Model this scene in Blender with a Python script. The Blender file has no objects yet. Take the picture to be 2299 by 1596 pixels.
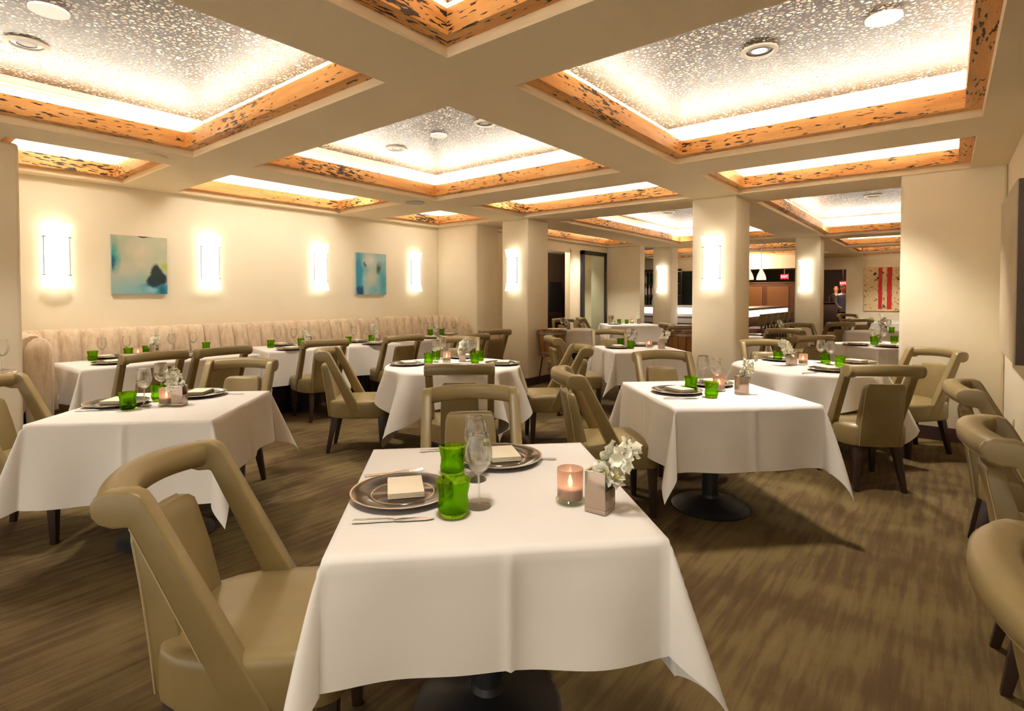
import bpy, bmesh, math, random
from math import sin, cos, pi, radians as R, sqrt, atan2, hypot
from mathutils import Vector, Matrix
random.seed(7)
S = bpy.context.scene
COL = S.collection

# ------------------------------------------------------------------ camera
F, TH, PT, SY, EYE, HC = 1212.3, 0.8946, 0.0214, -108.3, 1.40, 2.59
cam = bpy.data.objects.new('camera', bpy.data.cameras.new('camera')); COL.objects.link(cam)
cam.location = (0, 0, EYE); cam.rotation_euler = (pi/2 - PT, 0, -TH)
cam.data.sensor_width = 36; cam.data.lens = 36*F/2299; cam.data.shift_y = SY/2299
cam.data.clip_start = .03; cam.data.clip_end = 100
S.camera = cam
# ------------------------------------------------------------------ world / exposure
w = bpy.data.worlds.new('world'); S.world = w; w.use_nodes = True
w.node_tree.nodes['Background'].inputs[0].default_value = (1.0, .92, .80, 1)
w.node_tree.nodes['Background'].inputs[1].default_value = 0.32
S.view_settings.view_transform = 'Standard'; S.view_settings.look = 'None'
S.view_settings.gamma = 1; S.view_settings.use_curve_mapping = False
S.view_settings.exposure = 2.5
COVE_E, SCONCE_E, SPOT_E = 2.3, 0.44, 26
cy = S.cycles
cy.use_denoising = True; cy.adaptive_threshold = .035; cy.adaptive_min_samples = 16; cy.max_bounces = 8; cy.diffuse_bounces = 4; cy.glossy_bounces = 4
cy.transmission_bounces = 6; cy.transparent_max_bounces = 14; cy.caustics_reflective = False
cy.caustics_refractive = False; cy.sample_clamp_indirect = 6; cy.use_adaptive_sampling = True

def ray(x, y):                      # direction of a photo pixel, for taking measurements
    X = (x - 1149.5)/F; Z = -(y - 798 - SY)/F
    Y2 = cos(PT) + Z*sin(PT); Z2 = -sin(PT) + Z*cos(PT)
    c, s = cos(TH), sin(TH)
    return (X*c + Y2*s, -X*s + Y2*c, Z2)
def at(x, y, z):
    r = ray(x, y); t = (z - EYE)/r[2]; return (r[0]*t, r[1]*t)
def on_u(x, y, u):
    r = ray(x, y); t = u/r[0]; return (u, r[1]*t, r[2]*t + EYE)
def on_v(x, y, v):
    r = ray(x, y); t = v/r[1]; return (r[0]*t, v, r[2]*t + EYE)

# ------------------------------------------------------------------ materials
def mat(name, col=(.8, .8, .8), rough=.5, metal=0, build=None, **kw):
    m = bpy.data.materials.new(name); m.use_nodes = True
    n = m.node_tree.nodes; l = m.node_tree.links; b = n['Principled BSDF']
    b.inputs['Base Color'].default_value = (*col, 1); b.inputs['Roughness'].default_value = rough
    b.inputs['Metallic'].default_value = metal
    for k, v in kw.items(): b.inputs[k.replace('_', ' ')].default_value = v
    if build: build(n, l, b)
    m.diffuse_color = (*col, 1)
    return m
def coords(n, l, scale=(1, 1, 1), kind='Object', rot=(0, 0, 0)):
    t = n.new('ShaderNodeTexCoord'); mp = n.new('ShaderNodeMapping')
    mp.inputs['Scale'].default_value = scale; mp.inputs['Rotation'].default_value = rot
    l.new(t.outputs[kind], mp.inputs['Vector']); return mp.outputs['Vector']
def noise(n, l, vec, scale, detail=3, rough=.5, dist=0):
    t = n.new('ShaderNodeTexNoise'); t.inputs['Scale'].default_value = scale
    t.inputs['Detail'].default_value = detail; t.inputs['Roughness'].default_value = rough
    t.inputs['Distortion'].default_value = dist
    l.new(vec, t.inputs['Vector']); return t.outputs['Fac']
def ramp(n, l, fac, stops, interp='LINEAR'):
    r = n.new('ShaderNodeValToRGB'); r.color_ramp.interpolation = interp
    e = r.color_ramp.elements
    while len(e) < len(stops): e.new(.5)
    for i, (p, c) in enumerate(stops): e[i].position = p; e[i].color = (*c, 1)
    l.new(fac, r.inputs['Fac']); return r.outputs['Color']
def mixc(n, l, fac, a, b, mode='MIX'):
    m = n.new('ShaderNodeMix'); m.data_type = 'RGBA'; m.blend_type = mode
    for s, v in ((0, fac), (6, a), (7, b)):
        if isinstance(v, (int, float)): m.inputs[s].default_value = v
        elif isinstance(v, tuple): m.inputs[s].default_value = (*v, 1)
        else: l.new(v, m.inputs[s])
    return m.outputs[2]
def bump(n, l, b, h, strength=.3, dist=.01):
    t = n.new('ShaderNodeBump'); t.inputs['Strength'].default_value = strength
    t.inputs['Distance'].default_value = dist; l.new(h, t.inputs['Height']); l.new(t.outputs[0], b.inputs['Normal'])
def math_(n, l, op, a, b=0.0):
    m = n.new('ShaderNodeMath'); m.operation = op
    for i, v in enumerate((a, b)):
        if isinstance(v, (int, float)): m.inputs[i].default_value = v
        else: l.new(v, m.inputs[i])
    return m.outputs[0]

def b_wall(c0, c1):
    def f(n, l, b):
        v = coords(n, l); c = ramp(n, l, noise(n, l, v, 2.2, 4), [(.3, c0), (.7, c1)])
        l.new(c, b.inputs['Base Color'])
        bump(n, l, b, noise(n, l, coords(n, l, (1, 1, 2)), 90, 2), .12, .002)
    return f
def b_wood(axis):
    def f(n, l, b):
        sc = (1.2, 9, 9) if axis == 'x' else (9, 1.2, 9)
        v = coords(n, l, sc)
        base = ramp(n, l, noise(n, l, v, 1.6, 5, .6), [(.3, (.66, .28, .055)), (.5, (.82, .38, .10)), (.75, (.90, .52, .19))])
        sc2 = (8, 42, 42) if axis == 'x' else (42, 8, 42)
        pits = noise(n, l, coords(n, l, sc2), 1.5, 2, .5, .3)
        where = noise(n, l, coords(n, l), 1.1, 1)
        k = math_(n, l, 'ADD', pits, math_(n, l, 'MULTIPLY', math_(n, l, 'SUBTRACT', where, .5), .55))
        mask = ramp(n, l, k, [(.615, (0, 0, 0)), (.64, (1, 1, 1))])
        l.new(mixc(n, l, mask, base, (.045, .02, .008)), b.inputs['Base Color'])
        inv = math_(n, l, 'SUBTRACT', 1.0, mask); bump(n, l, b, inv, .8, .012)
    return f
def b_chips(n, l, b):
    v = coords(n, l, (1, 1, 1)); d = n.new('ShaderNodeTexNoise'); d.inputs['Scale'].default_value = 30
    l.new(v, d.inputs['Vector'])
    mx = mixc(n, l, .03, v, d.outputs['Color'], 'ADD')
    vo = n.new('ShaderNodeTexVoronoi'); vo.feature = 'DISTANCE_TO_EDGE'; vo.inputs['Scale'].default_value = 34
    l.new(mx, vo.inputs['Vector'])
    vc = n.new('ShaderNodeTexVoronoi'); vc.inputs['Scale'].default_value = 34; l.new(mx, vc.inputs['Vector'])
    tone = n.new('ShaderNodeSeparateColor'); l.new(vc.outputs['Color'], tone.inputs[0])
    chip = ramp(n, l, tone.outputs[0], [(0, (.22, .135, .06)), (.35, (.44, .31, .18)), (.7, (.66, .52, .36)), (1, (.88, .82, .70))])
    gap = ramp(n, l, vo.outputs['Distance'], [(.13, (0, 0, 0)), (.26, (1, 1, 1))])
    l.new(mixc(n, l, gap, (.035, .02, .008), chip), b.inputs['Base Color'])
    bump(n, l, b, gap, .9, .012)
def b_carpet(n, l, b):
    v1 = coords(n, l, (1.5, 16, 1)); s1 = noise(n, l, v1, 1.5, 3, .6, .15)
    v2 = coords(n, l, (2.2, 1.3, 1)); s2 = noise(n, l, v2, 1.3, 3)
    k = math_(n, l, 'ADD', math_(n, l, 'MULTIPLY', s1, .5), math_(n, l, 'MULTIPLY', s2, .5))
    c = ramp(n, l, k, [(.40, (.072, .038, .0085)), (.465, (.090, .050, .0125)), (.54, (.132, .086, .0245)), (.65, (.155, .106, .034))])
    g = noise(n, l, coords(n, l, (260, 260, 260)), 1, 1)
    c2 = mixc(n, l, .5, c, ramp(n, l, g, [(.3, (.35, .35, .35)), (.7, (.68, .68, .68))]), 'OVERLAY')
    l.new(c2, b.inputs['Base Color']); bump(n, l, b, g, .5, .004)
def b_velvet(n, l, b):
    v = coords(n, l, (6, 6, 1.6)); k = noise(n, l, v, 4, 4, .6)
    l.new(ramp(n, l, k, [(.3, (.52, .375, .235)), (.5, (.65, .50, .335)), (.7, (.74, .605, .43))]), b.inputs['Base Color'])
def b_leather(n, l, b):
    v = coords(n, l); k = noise(n, l, v, 6, 3)
    l.new(ramp(n, l, k, [(.3, (.245, .178, .072)), (.7, (.295, .217, .092))]), b.inputs['Base Color'])
    bump(n, l, b, noise(n, l, v, 330, 2), .08, .002)
def b_cloth(n, l, b):
    v = coords(n, l); k = noise(n, l, v, 3, 3)
    l.new(ramp(n, l, k, [(.3, (.77, .735, .69)), (.7, (.82, .785, .74))]), b.inputs['Base Color'])
    bump(n, l, b, noise(n, l, coords(n, l, (1, 1, .4)), 9, 3), .18, .01)

M = {}
M['wall'] = mat('cream_plaster', rough=.85, build=b_wall((.86, .765, .575), (.90, .80, .605)))
M['soffit'] = mat('soffit_paint', rough=.85, build=b_wall((.82, .66, .43), (.85, .69, .45)))
M['cove'] = mat('cove_white', (.9, .87, .8), .8)
M['wood_x'] = mat('pecky_wood_x', rough=.5, build=b_wood('x'))
M['wood_y'] = mat('pecky_wood_y', rough=.5, build=b_wood('y'))
M['chips'] = mat('shell_chip_ceiling', rough=.45, build=b_chips)
M['carpet'] = mat('carpet', rough=.95, build=b_carpet)
M['velvet'] = mat('velvet', rough=.75, build=b_velvet, Sheen_Weight=.4)
M['leather'] = mat('olive_leather', rough=.36, build=b_leather)
M['piping'] = mat('piping', (.42, .33, .17), .35)
M['leg'] = mat('dark_wood', (.035, .018, .012), .35)
M['cloth'] = mat('linen', rough=.85, build=b_cloth)
M['black'] = mat('black_metal', (.018, .018, .022), .45)
M['base'] = mat('dark_base', (.05, .02, .015), .5)
M['charger'] = mat('charger_glaze', (.05, .034, .022), .10, 0, Specular_IOR_Level=.5)
M['silver'] = mat('silver', (.8, .76, .7), .18, 1)
M['napkin'] = mat('napkin', (.82, .72, .55), .85)
M['vase'] = mat('vase_glaze', (.42, .32, .25), .16, .55)
def b_petal(n, l, b):
    l.new(ramp(n, l, noise(n, l, coords(n, l), 25, 2), [(.3, (.88, .85, .66)), (.7, (.93, .92, .82))]), b.inputs['Base Color'])
M['petal'] = mat('petal', rough=.6, build=b_petal, Subsurface_Weight=.0)
M['stem'] = mat('stem_green', (.10, .26, .03), .5)
M['lip'] = mat('orchid_lip', (.75, .7, .2), .5)
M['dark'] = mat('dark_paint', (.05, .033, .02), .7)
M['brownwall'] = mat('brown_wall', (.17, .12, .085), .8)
M['walnut'] = mat('walnut', (.16, .06, .02), .4)
M['walnut_light'] = mat('walnut_light', (.30, .125, .035), .4)
M['mirror'] = mat('mirror', (.80, .85, .72), .04, 1)
M['frosted'] = mat('frosted_panel', (.52, .55, .38), .5)
M['grille'] = mat('grille', (.45, .40, .31), .6)
M['ring'] = mat('ring_metal', (.42, .42, .40), .3, .8)
M['white'] = mat('white_plastic', (.85, .84, .80), .4)
M['outlet'] = mat('outlet_plate', (.72, .60, .38), .4)
M['canvas'] = mat('canvas_texture', rough=.9, build=b_wall((.50, .42, .28), (.60, .50, .34)))
M['canvas_edge'] = mat('canvas_edge', (.13, .105, .085), .8)
M['skin'] = mat('skin', (.72, .36, .22), .5)
M['suit'] = mat('dark_suit', (.03, .018, .016), .7)
M['shirt'] = mat('pale_blue_shirt', (.35, .48, .85), .7)
M['blue_art_edge'] = mat('canvas_edge_blue', (.42, .52, .52), .8)
M['stone'] = mat('pale_stone', (.80, .74, .72), .3)
M['green_panel'] = mat('deep_green_panel', (.045, .06, .045), .35)
def emis(name, col, st, base=(.9, .9, .85)):
    return mat(name, base, .4, Emission_Color=(*col, 1), Emission_Strength=st)
M['cove_led'] = emis('cove_led', (1, .92, .79), COVE_E*10)
M['sconce'] = emis('sconce_glass', (1, .97, .86), SCONCE_E)
M['lamp_on'] = emis('downlight_lens', (1, .85, .6), 1.2)
M['bar_glow'] = emis('lit_bar_edge', (1, .93, .9), .42)
M['pendant'] = emis('pendant_glass', (1, .88, .68), .16)
M['exit'] = emis('exit_red', (1, .02, .03), .32, (.6, .02, .02))
M['exit_text'] = emis('exit_white', (1, .8, .8), .4)
M['flame'] = emis('candle_flame', (1, .74, .5), 4.5)
def thin_glass(name, tint, haze=0.0, gl=(1, 1, 1), gk=.6):
    m = bpy.data.materials.new(name); m.use_nodes = True; n = m.node_tree.nodes; l = m.node_tree.links
    n.remove(n['Principled BSDF']); o = n['Material Output']
    t = n.new('ShaderNodeBsdfTransparent'); t.inputs[0].default_value = (*tint, 1)
    g = n.new('ShaderNodeBsdfGlossy'); g.inputs['Roughness'].default_value = .03; g.inputs[0].default_value = (*gl, 1)
    lw = n.new('ShaderNodeLayerWeight'); lw.inputs['Blend'].default_value = .35
    f = math_(n, l, 'MULTIPLY', math_(n, l, 'POWER', lw.outputs['Facing'], 2.4), gk)
    f = math_(n, l, 'ADD', f, .03)
    x = n.new('ShaderNodeMixShader'); l.new(f, x.inputs[0]); l.new(t.outputs[0], x.inputs[1]); l.new(g.outputs[0], x.inputs[2])
    out = x.outputs[0]
    if haze:
        d = n.new('ShaderNodeBsdfTranslucent'); d.inputs[0].default_value = (*tint, 1)
        d2 = n.new('ShaderNodeBsdfDiffuse'); d2.inputs[0].default_value = (*tint, 1)
        a = n.new('ShaderNodeMixShader'); a.inputs[0].default_value = .5
        l.new(d.outputs[0], a.inputs[1]); l.new(d2.outputs[0], a.inputs[2])
        y = n.new('ShaderNodeMixShader'); y.inputs[0].default_value = haze
        l.new(out, y.inputs[1]); l.new(a.outputs[0], y.inputs[2]); out = y.outputs[0]
    l.new(out, o.inputs['Surface']); m.diffuse_color = (*tint, .5); return m
def thick_glass(name, tint, share, tr):
    m = bpy.data.materials.new(name); m.use_nodes = True; n = m.node_tree.nodes; l = m.node_tree.links
    n.remove(n['Principled BSDF']); o = n['Material Output']
    t = n.new('ShaderNodeBsdfTransparent'); t.inputs[0].default_value = (*tr, 1)
    g = n.new('ShaderNodeBsdfGlass'); g.inputs['Color'].default_value = (*tint, 1); g.inputs['Roughness'].default_value = 0; g.inputs['IOR'].default_value = 1.45
    x = n.new('ShaderNodeMixShader'); x.inputs[0].default_value = share; l.new(t.outputs[0], x.inputs[1]); l.new(g.outputs[0], x.inputs[2])
    l.new(x.outputs[0], o.inputs['Surface']); m.diffuse_color = (*tint, .5); return m
M['glass'] = thick_glass('clear_glass', (.99, .99, .98), .7, (.97, .97, .96))
M['green'] = thick_glass('green_glass', (.64, .86, .16), .62, (.60, .82, .14))
M['votive'] = thin_glass('smoky_votive_glass', (.72, .56, .47), haze=.55)
M['footglass'] = thin_glass('thick_clear_glass', (.80, .84, .68), haze=.15)

# ------------------------------------------------------------------ helpers
class MB:
    def __init__(s): s.v = []; s.f = []
    def add(s, vs, fs, T=None):
        k = len(s.v)
        s.v += [tuple(T @ Vector(p)) if T else tuple(p) for p in vs]
        s.f += [tuple(i + k for i in f) for f in fs]; return s
    def box(s, x0, x1, y0, y1, z0, z1, T=None):
        return s.add([(x, y, z) for x in (x0, x1) for y in (y0, y1) for z in (z0, z1)],
                     [(0, 1, 3, 2), (4, 6, 7, 5), (0, 4, 5, 1), (2, 3, 7, 6), (0, 2, 6, 4), (1, 5, 7, 3)], T)
    def loft(s, rings, cap=True, closed=False, T=None):
        n = len(rings[0]); vs = [p for r in rings for p in r]; fs = []
        m = len(rings)
        for i in range(m if closed else m - 1):
            for j in range(n):
                a = i*n + j; b = i*n + (j + 1) % n; c = ((i + 1) % m)*n + (j + 1) % n; d = ((i + 1) % m)*n + j
                fs.append((a, b, c, d))
        if cap and not closed: fs += [tuple(range(n))[::-1], tuple((m - 1)*n + j for j in range(n))]
        return s.add(vs, fs, T)
    def lathe(s, prof, seg=24, T=None, c=(0, 0, 0)):
        big = prof[0][0] > .012 and prof[-1][0] > .012       # a hollow ring: close the profile on itself
        return s.loft([[(c[0] + r*cos(2*pi*j/seg), c[1] + r*sin(2*pi*j/seg), c[2] + z) for j in range(seg)] for r, z in prof], cap=False, closed=big, T=T)
    def tube(s, pts, r, seg=6, T=None):
        rings = []; P = [Vector(p) for p in pts]; rr = r if isinstance(r, (list, tuple)) else [r]*len(P)
        up = Vector((0, 0, 1))
        for i, p in enumerate(P):
            d = (P[min(i + 1, len(P) - 1)] - P[max(i - 1, 0)]).normalized()
            a = d.cross(up)
            if a.length < .05: a = d.cross(Vector((1, 0, 0)))
            a.normalize(); b = d.cross(a)
            rings.append([tuple(p + (a*cos(2*pi*j/seg) + b*sin(2*pi*j/seg))*rr[i]) for j in range(seg)])
        return s.loft(rings, T=T)
    def grid(s, fn, nu, nv, T=None):
        vs = [fn(i/nu, j/nv) for i in range(nu + 1) for j in range(nv + 1)]
        fs = [(i*(nv + 1) + j, (i + 1)*(nv + 1) + j, (i + 1)*(nv + 1) + j + 1, i*(nv + 1) + j + 1) for i in range(nu) for j in range(nv)]
        return s.add(vs, fs, T)
    def build(s, name, m, parent=None, smooth=True, bevel=0, segs=2, ang=35, loc=None, rz=0):
        me = bpy.data.meshes.new(name)
        bm = bmesh.new(); vs = [bm.verts.new(p) for p in s.v]
        for f in s.f:
            try: bm.faces.new([vs[i] for i in f])
            except ValueError: pass
        if bevel:
            bm.normal_update(); bmesh.ops.recalc_face_normals(bm, faces=bm.faces)
            es = [e for e in bm.edges if len(e.link_faces) == 2 and e.calc_face_angle(0) > R(40)]
            bmesh.ops.bevel(bm, geom=es, offset=bevel, segments=segs, profile=.5, affect='EDGES', clamp_overlap=True)
        bmesh.ops.recalc_face_normals(bm, faces=bm.faces)
        bm.to_mesh(me); bm.free()
        if smooth:
            me.polygons.foreach_set('use_smooth', [True]*len(me.polygons)); me.set_sharp_from_angle(angle=R(ang))
        me.materials.append(M[m] if isinstance(m, str) else m)
        o = bpy.data.objects.new(name, me); COL.objects.link(o)
        if parent: o.parent = parent
        if loc: o.location = loc
        o.rotation_euler.z = rz
        return o
def empty(name, loc=(0, 0, 0), rz=0):
    o = bpy.data.objects.new(name, None); COL.objects.link(o); o.location = loc; o.rotation_euler = (0, 0, rz)
    o.empty_display_size = .1; return o
def tag(o, label, cat, group=None):
    o['label'] = label; o['category'] = cat
    if group: o['group'] = group
    return o
def struct(o): o['kind'] = 'structure'; return o
def copy_tree(o, parent=None):
    c = o.copy(); COL.objects.link(c); c.parent = parent
    for ch in o.children: copy_tree(ch, c)
    return c
used = {}
def inst(key, proto, loc, rz, label, group=None, scale=None):   # the first use takes the original, later ones copies
    o = proto if key not in used else copy_tree(proto)
    used[key] = 1
    o.location = loc; o.rotation_euler = (0, 0, rz)
    if scale: o.scale = scale
    o['label'] = label
    if group: o['group'] = group
    return o
def Tr(x, y, z, rz=0): return Matrix.Translation((x, y, z)) @ Matrix.Rotation(rz, 4, 'Z')

# ------------------------------------------------------------------ the room shell
def sbox(name, m, *boxes, bevel=0):
    b = MB()
    for q in boxes: b.box(*q)
    return struct(b.build(name, m, bevel=bevel, segs=3))
fl = MB().add([(-3, -3, 0), (28, -3, 0), (28, 9, 0), (-3, 9, 0)], [(0, 1, 2, 3)]).build('floor', 'carpet', smooth=False); struct(fl)

COF = [  # u0, u1, v0, v1, chip ceiling?
    ('T', -.40, 1.925, -.30, 1.96), ('L', -.40, 1.93, 2.456, 5.065), ('S1', .80, 1.92, 5.51, 6.86),
    ('R', 2.42, 4.77, -.178, 1.925), ('C', 2.42, 4.73, 2.455, 5.03), ('S2', 2.44, 4.60, 5.51, 6.90),
    ('N', 5.33, 6.61, -.170, 1.905), ('M', 5.30, 6.52, 2.45, 5.00), ('S3', 5.28, 6.56, 5.53, 6.90),
    ('X3', 7.33, 12.40, -.20, 1.90), ('X1', 7.25, 12.20, 2.62, 4.85), ('X2', 7.35, 11.75, 5.55, 6.45),
    ('X4', 13.1, 15.4, -.20, 1.92), ('X5', 15.85, 17.9, -.20, 1.92), ('X6', 18.35, 19.45, -.20, 1.95),
    ('Y1', 13.3, 15.3, 2.5, 7.3), ('Y2', 15.8, 17.1, 2.5, 7.3)]
def ceiling():
    us = sorted({-3.0, 28.0, *[c[1] for c in COF], *[c[2] for c in COF]})
    vs = sorted({-3.0, 9.0, *[c[3] for c in COF], *[c[4] for c in COF]})
    b = MB()
    for i in range(len(us) - 1):
        for j in range(len(vs) - 1):
            cu, cv = (us[i] + us[i+1])/2, (vs[j] + vs[j+1])/2
            if any(c[1] < cu < c[2] and c[3] < cv < c[4] for c in COF): continue
            b.add([(us[i], vs[j], HC), (us[i+1], vs[j], HC), (us[i+1], vs[j+1], HC), (us[i], vs[j+1], HC)], [(0, 3, 2, 1)])
    e = .02; t = .055
    for c in COF:      # the plaster lip around each opening, slightly rounded, and the shelf above the beam
        n, u0, u1, v0, v1 = c
        prof = [(0, HC), (.004, HC + .012), (.004, HC + t), (-.13, HC + t)]
        for (d0, z0), (d1, z1) in zip(prof, prof[1:]):
            r0 = [(u0 + d0, v0 + d0, z0), (u1 - d0, v0 + d0, z0), (u1 - d0, v1 - d0, z0), (u0 + d0, v1 - d0, z0)]
            r1 = [(u0 + d1, v0 + d1, z1), (u1 - d1, v0 + d1, z1), (u1 - d1, v1 - d1, z1), (u0 + d1, v1 - d1, z1)]
            b.add(r0 + r1, [(k, (k+1) % 4, 4 + (k+1) % 4, 4 + k) for k in range(4)])
    struct(b.build('ceiling', 'soffit', smooth=False))
    b = MB(); q = MB()
    for c in COF:
        n, u0, u1, v0, v1 = c; o = .13; z0 = HC + t; z1 = HC + .37
        r0 = [(u0-o, v0-o, z0), (u1+o, v0-o, z0), (u1+o, v1+o, z0), (u0-o, v1+o, z0)]
        r1 = [(x, y, z1) for x, y, z in r0]
        b.add(r0 + r1, [(k, (k+1) % 4, 4 + (k+1) % 4, 4 + k) for k in range(4)])
        q.add(r1, [(0, 1, 2, 3)])
    struct(b.build('ceiling', 'cove', smooth=False)); struct(q.build('ceiling', 'chips', smooth=False))
ceiling()
for k, c in enumerate(COF):    # pecky wood frame of each coffer: four mitred boards
    n, u0, u1, v0, v1 = c; z0 = HC + .05; z1 = z0 + .125; wd = .095
    for nm, m in (('x', 'wood_x'), ('y', 'wood_y')):
        b = MB()
        for sgn in (0, 1):
            if nm == 'x':
                y = v0 if sgn == 0 else v1; d = wd if sgn == 0 else -wd
                A = [(u0, y), (u1, y), (u1 - wd, y + d), (u0 + wd, y + d)]
            else:
                x = u0 if sgn == 0 else u1; d = wd if sgn == 0 else -wd
                A = [(x, v0), (x, v1), (x + d, v1 - wd), (x + d, v0 + wd)]
            b.add([(*p, z0) for p in A] + [(*p, z1) for p in A],
                  [(0, 1, 2, 3), (4, 5, 6, 7), (0, 1, 5, 4), (1, 2, 6, 5), (2, 3, 7, 6), (3, 0, 4, 7)])
        struct(b.build('trim_%d' % (k*2 + (1 if nm == 'x' else 2)), m, smooth=False))
where = {'T': 'ceiling coffer straight above the nearest table', 'L': 'big coffer at upper left', 'S1': 'small coffer over the left end of the bench',
         'R': 'big coffer at upper right', 'C': 'middle ceiling coffer', 'S2': 'narrow coffer over the middle of the bench',
         'N': 'coffer against the right wall end', 'M': 'coffer between the two near pillars', 'S3': 'little coffer in the far bench corner',
         'X3': 'far coffer right of the near pillar', 'X1': 'long coffer behind the near pillars', 'X2': 'coffer over the doorway and mirror',
         'X4': 'nearest small coffer before the striped painting', 'X5': 'middle small coffer before the striped painting',
         'X6': 'last coffer before the striped painting', 'Y1': 'near coffer over the bar', 'Y2': 'far coffer over the bar'}
for c in COF:    # hidden LED strips behind the wood; covers added to block their upward light
    n, u0, u1, v0, v1 = c
    t = tag(empty('cove_light', ((u0+u1)/2, (v0+v1)/2, HC + .055)), 'hidden warm strip lights glowing in the ' + where[n], 'light', 'cove lights of the coffers')
    cx, cy_ = (u0+u1)/2, (v0+v1)/2
    for q in ((u0-.07, u0-.05, v0, v1), (u1+.05, u1+.07, v0, v1), (u0, u1, v0-.07, v0-.05), (u0, u1, v1+.05, v1+.07)):
        MB().box(q[0]-cx, q[1]-cx, q[2]-cy_, q[3]-cy_, 0, .112).build('strip_holder', 'cove', t, smooth=False)
        MB().box(q[0]-cx-.002, q[1]-cx+.002, q[2]-cy_-.002, q[3]-cy_+.002, .133, .137).build('strip_cover', 'cove', t, smooth=False)
    for q in ((u0-.07, u0-.05, v0, v1), (u1+.05, u1+.07, v0, v1), (u0, u1, v0-.07, v0-.05), (u0, u1, v1+.05, v1+.07)):
        MB().box(q[0]-cx, q[1]-cx, q[2]-cy_, q[3]-cy_, .112, .132).build('led_strip', 'cove_led', t, smooth=False)

# walls
UW, VL = 6.65, 7.03
sbox('wall_left', 'wall', (-3, UW + .57, VL, VL + .2, 0, HC + .06))
sbox('wall_pillar_left', 'wall', (-.6, .90, 5.66, VL, 0, HC), bevel=.03)
sbox('wall_corner', 'wall', (UW, UW + .57, 6.09, VL, 0, HC + .06), bevel=.03)
sbox('wall_right', 'wall', (4.58, UW + .57, -.62, -.43, 0, HC)); sbox('wall_right_return', 'wall', (4.40, 4.58, -2.4, -.43, 0, HC)); sbox('wall_right_recess', 'wall', (-3, 4.58, -2.6, -2.4, 0, HC))
sbox('wall_right_end', 'wall', (UW, UW + .57, -.43, .36, 0, HC + .06), bevel=.03)
sbox('wall_pillar_middle', 'wall', (UW, UW + .57, 5.03, 5.55, 0, HC + .01), bevel=.035)
sbox('wall_pillar_centre', 'wall', (UW, UW + .60, 1.94, 2.47, 0, HC + .01), bevel=.035)
sbox('wall_pillar_far_left', 'wall', (12.66, 13.1, 5.2, 5.68, 0, HC + .01), bevel=.035)
sbox('wall_pillar_far_right', 'wall', (12.35, 12.83, 1.97, 2.43, 0, HC + .01), bevel=.035)
sbox('wall_mirror_side', 'wall', (10.26, 11.95, 6.56, 6.7, 0, HC + .06), (UW + .57, 10.26, 6.56, 6.7, 2.42, HC + .06), (UW + .57, 8.0, 6.56, 6.7, 0, 2.42))
sbox('wall_mirror_return', 'wall', (11.95, 12.2, 5.68, 6.7, 0, HC + .06))
sbox('wall_far_right', 'wall', (UW + .57, 19.7, -.62, -.45, 0, HC + .06))
sbox('wall_back', 'wall', (19.5, 19.7, -.62, 2.40, 0, HC + .06)); sbox('wall_back_header', 'wall', (19.5, 19.7, 2.40, 3.4, 2.22, HC + .06))
sbox('wall_bar_header', 'wall', (17.3, 17.5, 3.0, 9, 2.2, HC + .06))
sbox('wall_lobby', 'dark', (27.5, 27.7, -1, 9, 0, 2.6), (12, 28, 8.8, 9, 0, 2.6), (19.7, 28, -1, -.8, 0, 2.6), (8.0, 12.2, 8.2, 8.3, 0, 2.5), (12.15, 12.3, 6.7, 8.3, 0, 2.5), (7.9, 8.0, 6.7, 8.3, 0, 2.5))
sbox('baseboard_left', 'base', (-3, UW, VL - .018, VL, 0, .12))
sbox('baseboard_right', 'base', (UW - .018, UW, -.43, .36, 0, .13), (4.6, UW, -.43, -.412, 0, .13), (UW, UW+.57, .36, .378, 0, .13))
sbox('baseboard_middle', 'base', (UW - .018, UW + .588, 5.012, 5.568, 0, .12))
sbox('baseboard_centre', 'base', (UW - .018, UW + .618, 1.922, 2.488, 0, .12))
sbox('baseboard_corner', 'base', (UW - .018, UW, 6.09, VL, 0, .12), (UW-.018, UW + .57, 6.072, 6.09, 0, .12))
sbox('baseboard_far', 'base', (12.64, 13.12, 5.18, 5.70, 0, .12), (12.33, 12.85, 1.95, 2.45, 0, .12), (10.26, 11.95, 6.54, 6.56, 0, .12), (11.93, 11.95, 5.68, 6.56, 0, .12), (19.48, 19.5, -.45, 2.4, 0, .12))
# dark doorway beside the mirror
d = struct(MB().box(8.0, 8.06, 6.53, 6.57, 0, 2.42).box(10.20, 10.26, 6.53, 6.57, 0, 2.42).box(8.0, 10.26, 6.53, 6.57, 2.36, 2.42).build('door_1', 'wall'))
MB().box(7.98, 12.2, 6.72, 6.74, 0, 0.01).build('threshold', 'base', d)
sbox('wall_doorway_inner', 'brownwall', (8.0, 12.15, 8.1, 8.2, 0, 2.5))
c = tag(empty('cabinet', (10.75, 7.75, 0)), 'dark wooden cabinet inside the dim doorway', 'cabinet')
MB().box(-.6, .6, -.25, .25, 0, .98).build('body', 'leg', c, bevel=.01); MB().box(-.58, -.02, -.27, -.25, .08, .9).box(.02, .58, -.27, -.25, .08, .9).build('door', 'leg', c)
c = tag(empty('folded_linen', (10.62, 7.72, .98)), 'pile of folded white linen on the dark cabinet', 'linen')
for k in range(3): MB().box(-.18, .18, -.12, .12, k*.035, k*.035 + .03).build('fold', 'cloth', c, bevel=.01)
c = tag(empty('tall_screen', (11.35, 7.75, 0)), 'tall black folding screen standing in the dim doorway', 'screen')
MB().box(-.25, .35, -.03, .03, 0, 1.75).build('panel', 'black', c, bevel=.01)
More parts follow.
